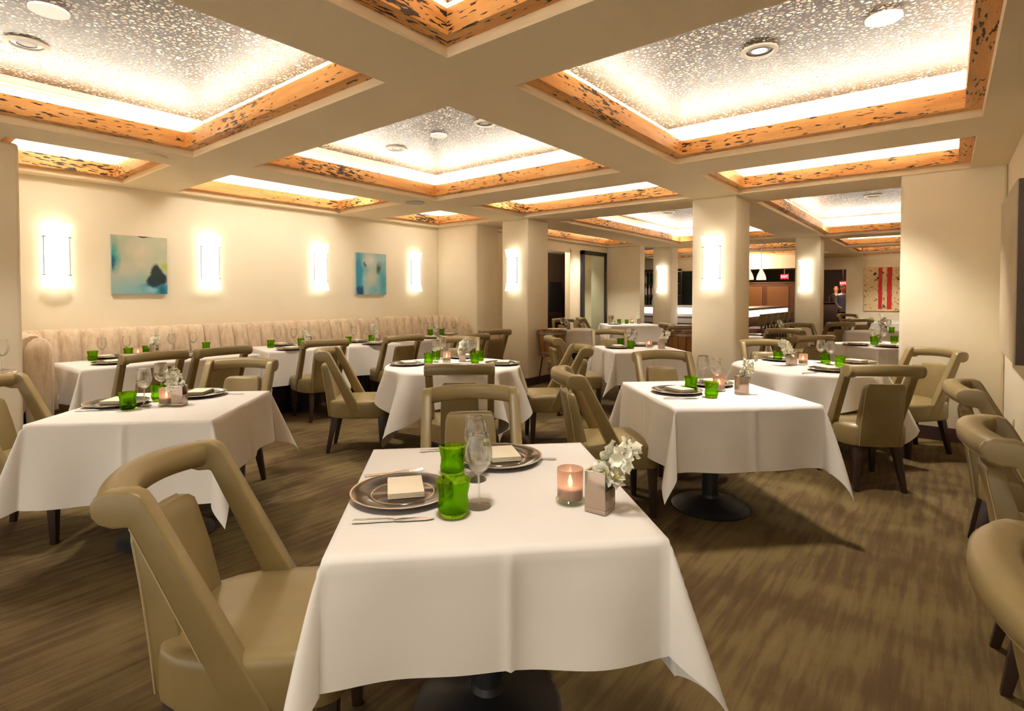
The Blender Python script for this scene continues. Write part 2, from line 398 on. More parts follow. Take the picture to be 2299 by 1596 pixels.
# tall mirror leaning on the wall
mu0, mu1 = 10.68, 11.80
c = tag(empty('tall_mirror', ((mu0+mu1)/2, 6.555, .12)), 'tall dark-framed mirror with a frosted green panel by the doorway', 'mirror')
w2 = (mu1-mu0)/2
MB().box(-w2, -w2+.09, -.07, 0, 0, 2.32).box(w2-.09, w2, -.07, 0, 0, 2.32).box(-w2, w2, -.07, 0, 2.23, 2.32).box(-w2, w2, -.07, 0, 0, .09).build('frame', 'black', c)
MB().box(-w2+.09, -w2+.42, -.045, -.02, .09, 2.23).build('mirror_glass', 'mirror', c)
MB().box(-w2+.42, w2-.09, -.045, -.02, .09, 2.23).build('frosted_panel', 'frosted', c)

# ------------------------------------------------------------------ ceiling fittings
def round_fit(name, px, py, z, r, label, cat, lit=False, plain=None):
    x, y = at(px, py, z); c = tag(empty(name, (x, y, z)), label, cat)
    if plain: MB().lathe([(.001, -.012), (r, -.012), (r, 0)], 28).build('cover', plain, c); return
    MB().lathe([(r*.72, -.002), (r*.76, -.014), (r, -.012), (r, 0)], 28).build('trim_ring', 'grille', c)
    MB().lathe([(r*.42, .0), (r*.45, -.008), (r*.7, -.006), (r*.7, 0)], 28).build('baffle', 'black', c)
    MB().lathe([(.001, -.004), (r*.4, -.004), (r*.4, 0)], 20).build('lens', 'lamp_on' if lit else 'grille', c)
ZT = HC + .37
round_fit('ceiling_speaker', 338, 350, HC, .12, 'round grille set in the beam left of the middle coffer', 'speaker', plain='soffit')
round_fit('ceiling_speaker', 932, 454, HC, .12, 'round grille set in the beam below the middle coffer', 'speaker', plain='grille')
round_fit('downlight', 60, 98, ZT, .11, 'round recessed downlight in the upper left coffer', 'light')
round_fit('blank_cover', 110, 22, ZT, .09, 'plain white round cover in the upper left coffer', 'cover', plain='white')
round_fit('downlight', 890, 333, ZT, .11, 'round recessed downlight in the middle coffer', 'light')
round_fit('blank_cover', 985, 303, ZT, .08, 'plain white round cover in the middle coffer', 'cover', plain='white')
round_fit('downlight', 1088, 276, ZT, .10, 'second recessed downlight near the right edge of the middle coffer', 'light')
round_fit('downlight', 1705, 113, ZT, .11, 'lit round downlight in the upper right coffer', 'light', lit=True)
round_fit('blank_cover', 1984, 39, ZT, .09, 'plain white round cover in the upper right coffer', 'cover', plain='white')
round_fit('downlight', 1960, 440, ZT, .12, 'round downlight in the far coffer right of the near pillar', 'light')
round_fit('downlight', 1500, 476, ZT, .12, 'round downlight in the long coffer behind the near pillars', 'light')
def slot(u0, u1, v, wh):
    c = tag(empty('air_slot', ((u0+u1)/2, v, HC + .30)), 'long linear air slot on the side of the ' + wh, 'vent')
    h = (u1-u0)/2
    MB().box(-h, h, -.012, 0, -.045, .045).build('plate', 'wall', c)
    MB().box(-h+.01, h-.01, -.014, -.011, .012, .018).box(-h+.01, h-.01, -.014, -.011, -.018, -.012).build('slot_line', 'grille', c)
slot(0, 1.35, 5.19, where['L']); slot(2.7, 4.15, 5.155, where['C']); slot(8.4, 10.6, 4.975, where['X1'])

def spot(px, py, z, e, size=75, tgt=None):
    l = bpy.data.lights.new('downlight_and_fill', 'SPOT'); l.energy = e; l.color = (1, .92, .80)
    l.spot_size = R(size); l.spot_blend = .6; l.shadow_soft_size = .12
    o = bpy.data.objects.new('downlight_and_fill', l); COL.objects.link(o); x, y = at(px, py, z); o.location = (x, y, z - .03)
    if tgt:
        o.rotation_euler = (Vector(tgt) - o.location).to_track_quat('-Z', 'Y').to_euler()
    return o
spot(1705, 113, ZT, SPOT_E*2.2, 85, (3.3, 1.0, 0)); spot(60, 98, ZT, SPOT_E, 90); spot(890, 333, ZT, SPOT_E*1.4, 90); spot(1088, 276, ZT, SPOT_E*1.2, 90)
for (x, y, e, tx, ty) in ((.9, .9, .7, 1.0, 1.2), (.6, .6, .4, 1.5, .5), (5.97, .75, 2.0, 5.9, .5), (5.9, 3.7, 1.2, 6.0, 3.1), (9.8, .8, 2.6, 9.2, .8), (9.7, 3.7, 2.6, 9.7, 3.7), (14.2, .8, 2.4, 14.6, .8), (17, .8, 2.4, 18.4, .9), (14.3, 4.6, 1.6, 14.2, 4.6), (10.4, 6.0, 1.6, 10.8, 6.1), (1.4, 6.1, .6, 1.6, 6.0), (1.4, 4.3, .8, 1.3, 3.5)):  # extra coffer spots, most without a fitting, added to brighten tables and walls
    l = bpy.data.lights.new('downlight_and_fill', 'SPOT'); l.energy = SPOT_E*e; l.color = (1, .92, .80); l.spot_size = R(85); l.spot_blend = .6; l.shadow_soft_size = .12
    o = bpy.data.objects.new('downlight_and_fill', l); COL.objects.link(o); o.location = (x, y, ZT - .03)
    o.rotation_euler = (Vector((tx, ty, 0)) - o.location).to_track_quat('-Z', 'Y').to_euler()

for x, y, e in ((1.35, 6.0, .46), (2.75, 6.0, .44), (3.5, 6.0, .42), (4.3, 6.0, .44), (5.9, 6.0, .46)):      # unseen spots added in the bench coffers to brighten the wall
    l = bpy.data.lights.new('wall_fill', 'SPOT'); l.energy = SPOT_E*e*.80; l.color = (1, .93, .82); l.spot_size = R(120); l.spot_blend = 1; l.shadow_soft_size = .12
    o = bpy.data.objects.new('wall_fill', l); COL.objects.link(o); o.location = (x, y, ZT - .03)
    o.rotation_euler = (Vector((x, VL, 1.5)) - o.location).to_track_quat('-Z', 'Y').to_euler()

for x, y, tx, ty, e in ((5.75, 2.75, 6.65, 2.25, .30), (5.75, 1.65, 6.65, 2.1, .24), (5.75, 4.75, 6.65, 5.25, .28), (11.6, 1.6, 12.35, 2.2, .35), (11.7, 4.6, 12.66, 5.4, .35)):      # unseen spots added to brighten the pillars
    l = bpy.data.lights.new('pillar_fill', 'SPOT'); l.energy = SPOT_E*e; l.color = (1, .93, .82); l.spot_size = R(110); l.spot_blend = 1; l.shadow_soft_size = .12
    o = bpy.data.objects.new('pillar_fill', l); COL.objects.link(o); o.location = (x, y, ZT - .03)
    o.rotation_euler = (Vector((tx, ty, 1.1)) - o.location).to_track_quat('-Z', 'Y').to_euler()

# ------------------------------------------------------------------ wall sconces
def make_sconce():
    t = empty('wall_sconce'); t['category'] = 'lamp'
    H = .65
    def prof(k):   # local: x across, y out of the wall (towards -y), z up
        z = -H/2 + H*k; q = abs(2*k - 1); return z, .098 + .030*q**2.6
    def g(a, b):
        z, hw = prof(b); x = -1 + 2*a
        return (hw*x, -.055 - .045*(1 - x*x) - .02*abs(2*b-1)**3, z)
    m = MB(); m.grid(g, 10, 20)
    m.grid(lambda a, b: (g(a, b)[0], g(a, b)[1] + .008, g(a, b)[2]), 10, 20)
    m.build('glass_shade', 'sconce', t, ang=60)
    for s in (-1, 1):
        MB().box(s*.103 - .003, s*.103 + .003, -.062, -.054, -.21, .21).build('side_plate', 'ring', t)
        for z in (-.19, .19): MB().tube([(s*.085, -.07, z), (s*.115, -.062, z)], .006, 6).build('clip', 'ring', t)
    MB().box(-.07, .07, -.012, 0, -.22, .22).build('back_plate', 'white', t)
    return t
sc = make_sconce()
for px, py, nm in ((129, 572, 'left of the square blue-green painting'), (474, 589, 'right of the square blue-green painting'),
                   (722, 602, 'left of the tall blue painting'), (936, 611, 'right of the tall blue painting, beside the room corner')):
    x, y, z = on_v(px, py, VL - .08); inst('sc', sc, (x, VL, 1.80), 0, 'glowing curved glass wall sconce ' + nm, 'wall sconces')
for px, py, u, nm in ((1147, 605, UW, 'on the pillar between bench corner and doorway'), (1596, 590, UW, 'on the big centre pillar'),
                      (1484, 627, 12.66, 'on the far pillar left of the big centre pillar'), (1807, 622, 12.35, 'on the far pillar right of the big centre pillar')):
    x, y, z = on_u(px, py, u - .08); inst('sc', sc, (u, y, 1.80), -pi/2, 'glowing curved glass wall sconce ' + nm, 'wall sconces')

# ------------------------------------------------------------------ pictures
def blobs(spec, base_stops):     # spec: (x, z, rx, rz, colour, soft) in picture units
    def f(n, l, b):
        tc = n.new('ShaderNodeTexCoord'); vec = tc.outputs['Object']
        nz = n.new('ShaderNodeTexNoise'); nz.inputs['Scale'].default_value = 7; nz.inputs['Detail'].default_value = 4; l.new(vec, nz.inputs['Vector'])
        wv = mixc(n, l, .06, vec, nz.outputs['Color'], 'LINEAR_LIGHT')
        col = ramp(n, l, noise(n, l, vec, 4, 3), base_stops)
        for (x, z, rx, rz, c, soft) in spec:
            mp = n.new('ShaderNodeMapping'); mp.vector_type = 'POINT'
            mp.inputs['Location'].default_value = (-x/rx, 0, -z/rz); mp.inputs['Scale'].default_value = (1/rx, 0, 1/rz); l.new(wv, mp.inputs['Vector'])
            le = n.new('ShaderNodeVectorMath'); le.operation = 'LENGTH'; l.new(mp.outputs[0], le.inputs[0])
            k = ramp(n, l, le.outputs['Value'], [(max(0, 1 - soft), (1, 1, 1)), (1, (0, 0, 0))])
            col = mixc(n, l, k, col, c)
        l.new(col, b.inputs['Base Color'])
    return f
def picture(name, u0, u1, z0, z1, m, edge, label):
    t = tag(empty(name, ((u0+u1)/2, VL, (z0+z1)/2)), label, 'painting'); w_, h_ = (u1-u0)/2, (z1-z0)/2
    MB().box(-w_, w_, -.035, 0, -h_, h_).build('stretcher', edge, t)
    MB().box(-w_, w_, -.040, -.0351, -h_, h_).build('canvas', m, t)
teal, navy, dk = (.05, .30, .30), (.02, .12, .19), (.025, .04, .035)
M['art1'] = mat('art_one', rough=.7, build=blobs([(-.05, -.34, .6, .34, (.22, .42, .44), .9), (.0, .16, .16, .20, (.66, .56, .42), .9), (-.20, -.02, .2, .12, (.55, .52, .40), .9), (-.24, .10, .06, .24, (.05, .36, .33), .8), (-.265, .03, .03, .13, (.01, .12, .20), .6),
    (.20, -.26, .24, .10, (.04, .27, .38), .5), (.10, -.28, .09, .05, (.25, .52, .60), .6), (.16, -.10, .07, .13, (.03, .045, .035), .3), (.12, -.18, .09, .09, (.02, .04, .05), .4), (.20, -.14, .06, .09, (.02, .035, .04), .4), (.22, -.29, .04, .10, (.01, .14, .22), .6), (.26, -.02, .05, .05, (.42, .50, .10), .7), (.04, .312, .09, .014, (.06, .015, .02), .4)],
    [(.3, (.38, .46, .33)), (.55, (.50, .52, .36)), (.75, (.62, .55, .42))]))
picture('abstract_painting', 1.84, 2.37, 1.42, 2.06, 'art1', 'blue_art_edge', 'square blue-green abstract painting with a dark mound at lower right')
M['art2'] = mat('art_two', rough=.7, build=blobs([(-.24, .0, .10, .5, (.03, .30, .44), .6), (.22, -.15, .12, .4, (.07, .38, .46), .8), (-.02, .22, .15, .18, (.66, .66, .58), .8), (.0, -.05, .12, .2, (.55, .56, .44), .8),
    (-.22, -.27, .08, .10, (.01, .08, .20), .5), (-.12, .14, .03, .07, (.10, .13, .12), .6), (.14, .08, .06, .12, (.10, .11, .08), .6)],
    [(.3, (.16, .42, .46)), (.6, (.38, .55, .50)), (.8, (.5, .6, .5))]))
picture('abstract_painting', 4.93, 5.49, 1.42, 2.06, 'art2', 'blue_art_edge', 'tall bright blue abstract painting with two grey smudges')
t = tag(empty('textured_panel', (5.33, -.43, 1.55)), 'large beige textured art panel with dark edge on the right wall', 'painting')
MB().box(-.63, .63, 0, .03, -.6, .6).build('stretcher', 'canvas_edge', t)
MB().box(-.625, .63, .03, .075, -.595, .595).build('dark_edge', 'canvas_edge', t); MB().box(-.62, .625, .075, .082, -.59, .59).build('canvas', 'canvas', t)
def b_red(n, l, b):
    v = coords(n, l); k = noise(n, l, v, 9, 2, .5, 1.5)
    c = ramp(n, l, k, [(.36, (.10, .07, .04)), (.385, (.78, .58, .30)), (.7, (.85, .70, .42))]); l.new(c, b.inputs['Base Color'])
M['art3'] = mat('art_three', rough=.8, build=b_red); M['red'] = mat('red_paint', (.62, .008, .01), .5)
a0 = on_u(1940, 650, 19.5)[1]; a1 = .62; t = tag(empty('striped_painting', (19.5, (a0+a1)/2, 1.60)), 'pale scribbled painting with two red vertical stripes on the far wall', 'painting')
hw = (a0-a1)/2; MB().box(-.04, 0, -hw, hw, -.66, .66).build('canvas', 'art3', t)
for p0, p1 in ((1972, 1980), (1991.5, 2002)):
    y0 = on_u(p0, 650, 19.45)[1]-(a0+a1)/2; y1 = on_u(p1, 650, 19.45)[1]-(a0+a1)/2
    pts = [-.6 + 1.24*k/14 for k in range(15)]
    b = MB(); b.loft([[(-.048, y1 + random.uniform(-.012, .012), z), (-.048, y0 + random.uniform(-.012, .012), z), (-.04, y0, z), (-.04, y1, z)] for z in pts]); b.build('red_stripe', 'red', t)
t = tag(empty('outlet', (5.70, -.43, .385)), 'small cream power outlet low on the right wall', 'outlet')
MB().box(-.036, .036, 0, .007, -.058, .058).build('plate', 'outlet', t, bevel=.002); MB().box(-.014, .014, .007, .009, -.035, -.008).box(-.014, .014, .007, .009, .008, .035).build('socket', 'grille', t)

# ------------------------------------------------------------------ the bench along the left wall
def bench():
    t = tag(empty('banquette', (3.7, 6.7, 0)), 'long channel-tufted beige velvet banquette bench along the left wall', 'bench')
    path = []
    def arc(cx, cy, r, a0, a1, n):
        for k in range(n + 1):
            a = R(a0 + (a1-a0)*k/n); path.append((cx + r*cos(a), cy + r*sin(a)))
    path.append((.99, 6.05)); path.append((.99, 6.35)); arc(1.29, VL-.05-.3, .3, 180, 90, 8)
    path.append((6.25, VL-.05)); arc(6.31, VL-.05-.3, .3, 90, 0, 8); path.append((6.61, 6.4)); path.append((6.61, 6.2))
    L = [0]
    for a, b in zip(path, path[1:]): L.append(L[-1] + hypot(b[0]-a[0], b[1]-a[1]))
    tot = L[-1]
    def pos(s):
        s = min(max(s, 0), tot - 1e-6); i = max(k for k in range(len(L)-1) if L[k] <= s)
        q = (s-L[i])/(L[i+1]-L[i]); a, b = path[i], path[i+1]; d = (b[0]-a[0], b[1]-a[1]); h = hypot(*d)
        return a[0]+d[0]*q, a[1]+d[1]*q, d[1]/h, -d[0]/h       # inward normal on the right of travel
    nch = int(tot/.165); cw = tot/nch; per = 12; N = nch*per
    prof = [(.20, .40), (.195, .6), (.17, .8), (.135, .95), (.105, 1.02), (.06, 1.055), (.02, 1.055), (-.03, 1.03), (-.035, .4)]
    def g(a, b):
        s = a*tot; k = (s/cw) % 1; q = b*(len(prof)-1); i = min(int(q), len(prof)-2); f = q-i
        d = prof[i][0]*(1-f)+prof[i+1][0]*f; z = prof[i][1]*(1-f)+prof[i+1][1]*f
        endk = min(s, tot-s)/.35; hz = 1 if endk >= 1 or s < tot/2 else sqrt(max(0, 1-(1-endk)**2))*.38+.62
        z = .40+(z-.40)*hz; bul = .045*(abs(sin(pi*k))**.4-.75) if d > 0.03 else 0
        x, y, nx, ny = pos(s); d += bul
        return (x+nx*d-3.7, y+ny*d-6.7, z + (.008*sqrt(abs(sin(pi*k))) if d > 0 else 0))
    MB().grid(g, N, 16).build('backrest', 'velvet', t, ang=70)
    for e, s0 in ((0, 0), (1, tot)):
        x, y, nx, ny = pos(s0 + (.001 if e == 0 else -.001)); pr = [p for p in prof]
        vs = [(x+nx*d-3.7, y+ny*d-6.7, .4+(z-.4)*(.62 if e else 1)) for d, z in pr]
        m = MB(); k = .05; cen = (x+nx*.08-3.7, y+ny*.08-6.7 - k, .62)
        m.add(vs+[cen], [(i, i+1, len(vs)) for i in range(len(vs)-1)]); m.build('end_cap', 'velvet', t, ang=80)
    MB().box(1.0-3.7, 6.6-3.7, 6.28-6.7, 6.98-6.7, .30, .48).build('seat', 'velvet', t, bevel=.04, segs=3)
    MB().box(1.02-3.7, 6.58-3.7, 6.34-6.7, 6.97-6.7, .0, .30).build('plinth', 'leg', t, smooth=False)
    MB().lathe([(.001, 0), (.085, 0), (.09, .3), (.098, .8), (.094, .93), (.07, 1.0), (.035, 1.035), (.001, 1.042)], 28, c=(1.06-3.7, 6.02-6.7, 0)).build('end_roll', 'velvet', t, ang=80)
bench()

# ------------------------------------------------------------------ chairs
def ring_xy(pts, z): return [(x, y, z) for x, y in pts]
def seat_outline(k=1.0):
    h = [(.0, .262), (.10, .261), (.18, .255), (.225, .235), (.243, .20), (.247, .10), (.246, 0), (.24, -.10), (.215, -.18), (.175, -.235), (.12, -.258), (.0, -.262)]
    full = h + [(-x, y) for x, y in h[-2:0:-1]]
    return [(x*k, y*k) for x, y in full]
def make_chair():
    t = empty('dining_chair'); t['category'] = 'chair'
    m = MB(); rings = []
    for k, z in ((.93, .318), (.985, .325), (1.0, .345), (1.0, .440), (.992, .455), (.97, .464), (.88, .473), (.6, .480), (.25, .482)): rings.append(ring_xy(seat_outline(k), z))
    m.loft(rings); m.build('seat', 'leather', t, ang=50)
    # open back frame: two flat slanting posts and a bowed top rail, one piece
    m = MB()
    side = [(.075, .325), (-.030, .325), (-.262, .822), (-.300, .820), (-.332, .830), (-.350, .850), (-.354, .880), (-.344, .902), (-.318, .913), (-.262, .914), (-.238, .904), (-.222, .882)]
    fr = []
    for s in (-1, 1):
        xi, xo = s*.200, s*.252
        fr.append(MB().loft([[(xi, y, z) for y, z in side], [(xo, y, z) for y, z in side]]).build('back_post', 'leather', t, bevel=.010, segs=3, ang=45))
    rings = []
    for k in range(17):
        a = -1 + 2*k/16; x = .230*a; bow = 1 - a*a; y = -.302 - .062*bow; z = .872 + .012*bow
        tn = Vector((.222, .124*a, 0)).normalized(); nr = Vector((tn.y, -tn.x, 0))
        hd, hh = .043, .040; ring = []
        for q in range(12):
            an = 2*pi*q/12; c_, s_ = cos(an), sin(an)
            dx = hd*(abs(c_)**.6)*(1 if c_ >= 0 else -1); dz = hh*(abs(s_)**.6)*(1 if s_ >= 0 else -1)
            ring.append((x + nr.x*dx, y + nr.y*dx, z + dz))
        rings.append(ring)
    m2 = MB(); m2.loft(rings)
    rl = m2.build('top_rail', 'leather', t, ang=60)
    for s, f_ in zip((-1, 1), fr): MB().tube([(s*.249, y, z) for y, z in ((-.098, .475), (-.180, .650), (-.2605, .822))], .003, 5).build('piping', 'piping', f_)
    pp = MB()
    pp.tube([ring[10] for ring in rings], .003, 5)
    pp.build('piping', 'piping', rl)
    # closed lower back panel
    m = MB(); rings = []
    for z, y0, y1, hw in ((.325, -.262, -.185, .140), (.47, -.278, -.200, .138), (.62, -.300, -.232, .133), (.735, -.322, -.264, .128), (.765, -.326, -.272, .122), (.780, -.322, -.284, .108)):
        n = []; 
        for q in range(9):
            x = hw*(1-2*q/8); n.append((x, y0 - .014*(1-(x/hw)**2), z))
        for q in range(9):
            x = -hw*(1-2*q/8); n.append((x, y1 - .018*(1-(x/hw)**2), z))
        rings.append(n)
    m.loft(rings); pn = m.build('back_panel', 'leather', t, bevel=.004, segs=2, ang=50)
    ed = [(r[0][0], r[0][1], r[0][2]) for r in rings] + [rings[-1][q] for q in (2, 4, 6)] + [(r[8][0], r[8][1], r[8][2]) for r in rings[::-1]]
    MB().tube(ed, .0032, 5).build('piping', 'piping', pn)
    def leg(tx, ty, bx, by, wt, wb):
        MB().loft([[(bx + a*wb, by + b*wb, 0) for a, b in ((-1, -1), (1, -1), (1, 1), (-1, 1))], [(tx + a*wt, ty + b*wt, .33) for a, b in ((-1, -1), (1, -1), (1, 1), (-1, 1))]]).build('leg', 'leg', t, bevel=.003)
    for s in (-1, 1): leg(s*.195, .205, s*.198, .212, .027, .016); leg(s*.130, -.205, s*.162, -.268, .027, .015)
    return t
CH = make_chair()
CHAIRS = [  # x, y, facing, where
 (.802, 1.566, -45, 'pulled up to the left side of the nearest square table'), (1.87, 1.74, -135, 'behind the nearest square table, facing the camera'),
 (3.19, 1.71, -46, 'at the left side of the right-hand square table'), (4.31, 2.97, 135, 'at the right side of the middle round table'),
 (5.53, 3.43, -45, 'at the left side of the square table between the pillars'), (4.25, 1.71, -136, 'behind the right-hand square table, before the centre pillar'),
 (3.00, 2.91, 42, 'at the front of the middle round table, seen from behind'), (3.00, 4.19, -45, 'at the left side of the middle round table'),
 (4.33, 4.26, -138, 'behind the middle round table, facing the camera'), (3.45, 5.66, 77, 'at the second bench table, seen from behind'),
 (4.44, 5.51, 78, 'at the third bench table, seen from behind'), (1.70, 5.64, 92, 'at the long bench table, left of its two chairs'),
 (2.27, 5.64, 93, 'at the long bench table, right of its two chairs'), (1.70, 3.98, -138, 'behind the left square table, facing the camera'),
 (4.84, .49, 33, 'in front of the right round table, seen from behind'), (6.02, .25, 140, 'at the right round table against the bare wall end'),
 (3.91, -.40, -90, 'by the right edge, farthest of the three along it'), (2.71, -.445, -88, 'by the right edge, middle one of the three along it'),
 (1.37, -.445, -86, 'by the right edge, nearest of the three along it'), (6.07, 1.40, -150, 'behind the right round table, beside the centre pillar'),
 (9.02, 2.06, 40, 'seen from behind at the table beyond the centre pillar'), (7.67, 1.45, 45, 'seen from behind, just beyond the right round table'),
 (11.72, 1.70, 45, 'in the far room, right beside the far pillar'), (13.91, 1.59, 40, 'in the far room, second from far pillar'),
 (16.6, 1.85, -140, 'farthest one, facing the camera before the painting wall'), (10.67, 6.2, -45, 'in front of the tall mirror'),
 (11.80, 6.08, -140, 'behind the table by the tall mirror'), (6.64, 3.57, -145, 'behind the square table between the pillars'),
 (5.10, 4.98, 78, 'at the last bench table, left of two'), (6.0, 5.33, 72, 'at the last bench table, beside the pillar'),
 (10.37, 1.83, -140, 'small in the distance, before the far pillar'), (9.30, 3.60, -45, 'beyond the centre pillar, beside the wooden wine stand'),
 (9.36, 6.10, -140, 'behind the little table at the dark doorway'), (8.95, 3.49, 30, 'behind the wooden wine stand left of the centre pillar')]
a = R(-45); fx, fy = cos(a), sin(a); q = at(53, 839.5, .905)
CHAIRS.append((q[0] + .25*fx - .24*cos(a+pi/2), q[1] + .25*fy - .24*sin(a+pi/2), -45, 'cut by the left edge, at the left table'))
for x, y, f, wh in CHAIRS:
    inst('ch', CH, (x, y, 0), R(f - 90), 'olive leather open-back dining chair ' + wh, 'olive leather dining chairs')

# ------------------------------------------------------------------ tables and cloths
ZC = .762
def table(kind, cx, cy, rot, a, b, nm, two=False):
    t = tag(empty('dining_table', (cx, cy, 0), rot), 'black pedestal base and top of ' + nm + ', under its cloth', 'table', 'restaurant tables')
    if kind == 'sq': MB().box(-a, a, -b, b, .725, .75).build('tabletop', 'leg', t, bevel=.008)
    else: MB().lathe([(.01, .725), (a, .725), (a, .75), (.01, .75)], 40).build('tabletop', 'leg', t)
    for o in ((-a*.5, a*.5) if two else (0,)):
        MB().lathe([(.245, 0), (.25, .012), (.235, .022), (.12, .045), (.06, .07), (.052, .09), (.01, .09)], 32, c=(o, 0, 0)).build('base', 'black', t)
        MB().lathe([(.01, .06), (.052, .06), (.052, .715), (.01, .715)], 20, c=(o, 0, 0)).build('column', 'black', t)
        MB().box(o-.22, o+.22, -.03, .03, .70, .725).box(o-.03, o+.03, -.22, .22, .70, .725).build('bracket', 'black', t)
def cloth_sq(cx, cy, rot, a, b, d, nm, seed=0, crease=True, flare=.10):
    # d: overhang towards -x, +x, -y, +y
    rnd = random.Random(seed); N = 74; ph = [rnd.uniform(0, 6.28) for _ in range(8)]
    def axis(h, d0, d1, n):
        L = h*2 + d0 + d1; out = [-h - d0 + L*i/n for i in range(n + 1)]
        return out
    X = axis(a, d[0], d[1], N); Y = axis(b, d[2], d[3], N)
    # snap samples onto the table edge for a clean fold
    for A, h in ((X, a), (Y, b)):
        for tgt in (-h, h): k = min(range(len(A)), key=lambda i: abs(A[i]-tgt)); A[k] = tgt
    if crease:
        for A in (X, Y):
            k = min(range(len(A)), key=lambda i: abs(A[i]-.02)); A[k] = .02; A[k-1] = .008; A[k+1] = .032
    vs = []
    rr = .012
    for x in X:
        for y in Y:
            ex = max(0, abs(x)-a); ey = max(0, abs(y)-b); sx = 1 if x > 0 else -1; sy = 1 if y > 0 else -1
            rho = hypot(ex, ey)
            if rho == 0: vs.append((x, y, ZC)); continue
            bx = min(max(x, -a), a); by = min(max(y, -b), b)
            phi = atan2(ey, ex)      # 0: hanging off the x side; pi/2: off the y side
            al = flare*.55 + (.34 - flare*.4)*(sin(2*phi)**1.6) if ex and ey else flare*.55
            if not (ex and ey):
                s_ = (by if ex else bx); L = b if ex else a
                al += .045*sin(s_*9 + ph[0] + (sx if ex else 2*sy))*min(1, rho/.1) + .03*sin(s_*17 + ph[1])
            al *= (1 + .12*sin(ph[2] + 3*sx + 2*sy))
            out = rho*sin(al); dn = rho*cos(al)
            # direction outwards
            ox, oy = (cos(phi)*sx, sin(phi)*sy) if ex and ey else ((sx, 0) if ex else (0, sy))
            if ex and ey:       # twist the hanging tail a little so that the fold turns to one side
                tw = .35*sin(ph[3] + sx + 2*sy)*(rho/.4)
                ox, oy = ox*cos(tw)-oy*sin(tw), ox*sin(tw)+oy*cos(tw)
            r2 = min(rho, rr); z = ZC - dn + (.003 if rho > .02 else 0)
            if crease and not (ex and ey):
                s_ = (by if ex else bx); out += .009*max(0, 1-abs(s_-.02)/.012)*min(1, rho/.05)
            vs.append((bx + ox*out + (ox*.004), by + oy*out + oy*.004, z))
    fs = [(i*(N+1)+j, (i+1)*(N+1)+j, (i+1)*(N+1)+j+1, i*(N+1)+j+1) for i in range(N) for j in range(N)]
    o = MB().add(vs, fs).build('tablecloth', 'cloth', ang=180, loc=(cx, cy, 0), rz=rot)
    tag(o, 'white linen tablecloth draped over ' + nm, 'tablecloth', 'white tablecloths'); return o
def cloth_round(cx, cy, rot, r, half, nm, seed=0, waves=11):
    rnd = random.Random(seed); ph = [rnd.uniform(0, 6.28) for _ in range(6)]; NA = 176; rings = []
    rs = [0, .35, .7, .93, 1.0]; hs = [.04, .12, .25, .4, .55, .7, .85, 1.0]
    vs = [(0, 0, ZC)]; 
    for k in rs[1:]: vs += [(r*k*cos(2*pi*j/NA), r*k*sin(2*pi*j/NA), ZC) for j in range(NA)]
    for h in hs:
        for j in range(NA):
            p = 2*pi*j/NA; e = half/max(abs(cos(p)), abs(sin(p))); tail = abs(sin(2*p))**3
            L = (e - r)*h; wv = sin(waves*p + ph[0] + .7*sin(2*p + ph[1]))
            al = .13 + .10*wv*min(1, L/.2) + .22*tail*wv
            al = max(-.05, al); rad = r + .006 + L*sin(al) + .02*wv*min(1, L/.15); dz = L*cos(al)
            pp = p + .03*sin(waves*p + ph[2])*h
            vs.append((rad*cos(pp), rad*sin(pp), ZC - dz))
    fs = [(0, 1 + j, 1 + (j+1) % NA) for j in range(NA)]
    for i in range(len(rs) - 2 + len(hs)):
        b0 = 1 + i*NA; fs += [(b0+j, b0+NA+j, b0+NA+(j+1) % NA, b0+(j+1) % NA) for j in range(NA)]
    o = MB().add(vs, fs).build('tablecloth', 'cloth', ang=180, loc=(cx, cy, 0), rz=rot)
    tag(o, 'white linen tablecloth hanging in waves around ' + nm, 'tablecloth', 'white tablecloths')
NM = dict(T1='the nearest square table', T2='the left square table', T3='the right square table', T4='the middle round table',
          T5='the right round table', T6='the square table between pillars', B1='the long leftmost bench table', B2='the second bench table',
          B3='the third bench table', B4='the farthest bench table', T7='the little doorway table', T8='the table by the tall mirror',
          T9='the first far right table', T10='the second far right table', T11='the table beyond centre pillar', T12='the farthest table by striped painting')
q45 = R(45)
SQ = dict(T1=(1.365, 1.20, -R(44.3), .435, .465, (.40, .37, .31, .40)), T2=(1.18, 3.54, -q45, .44, .43, (.40, .34, .42, .35)), T3=(3.60, 1.20, -q45, .445, .47, (.37, .40, .37, .37)),
          T6=(6.03, 2.87, -q45, .43, .43, (.37, .37, .37, .37)), B1=(2.06, 6.20, .02, .78, .40, (.34, .3, .36, .1)), B2=(3.50, 6.28, R(-12), .38, .40, (.36, .36, .40, .2)),
          B3=(4.42, 6.12, R(-12), .36, .38, (.36, .36, .38, .25)), B4=(5.55, 6.12, R(-4), .46, .40, (.36, .36, .38, .2)), T7=(8.72, 5.52, -q45, .40, .40, (.36,)*4), T8=(11.05, 5.5, -q45, .55, .45, (.36,)*4),
          T9=(8.45, .62, -q45, .48, .48, (.40,)*4), T10=(11.6, .9, -q45, .45, .45, (.36,)*4), T11=(9.0, 2.75, -q45, .42, .42, (.36,)*4), T12=(16.2, 1.1, -q45, .5, .45, (.36,)*4))
for i, (k, (cx, cy_, rt, a_, b_, d)) in enumerate(SQ.items()):
    table('sq', cx, cy_, rt, a_, b_, NM[k], two=(k == 'B1')); cloth_sq(cx, cy_, rt, a_ + .004, b_ + .004, d, NM[k], seed=i + 3)
RD = dict(T4=(3.523, 3.519, .61, .87, R(45)), T5=(5.42, .978, .60, .86, R(45)))
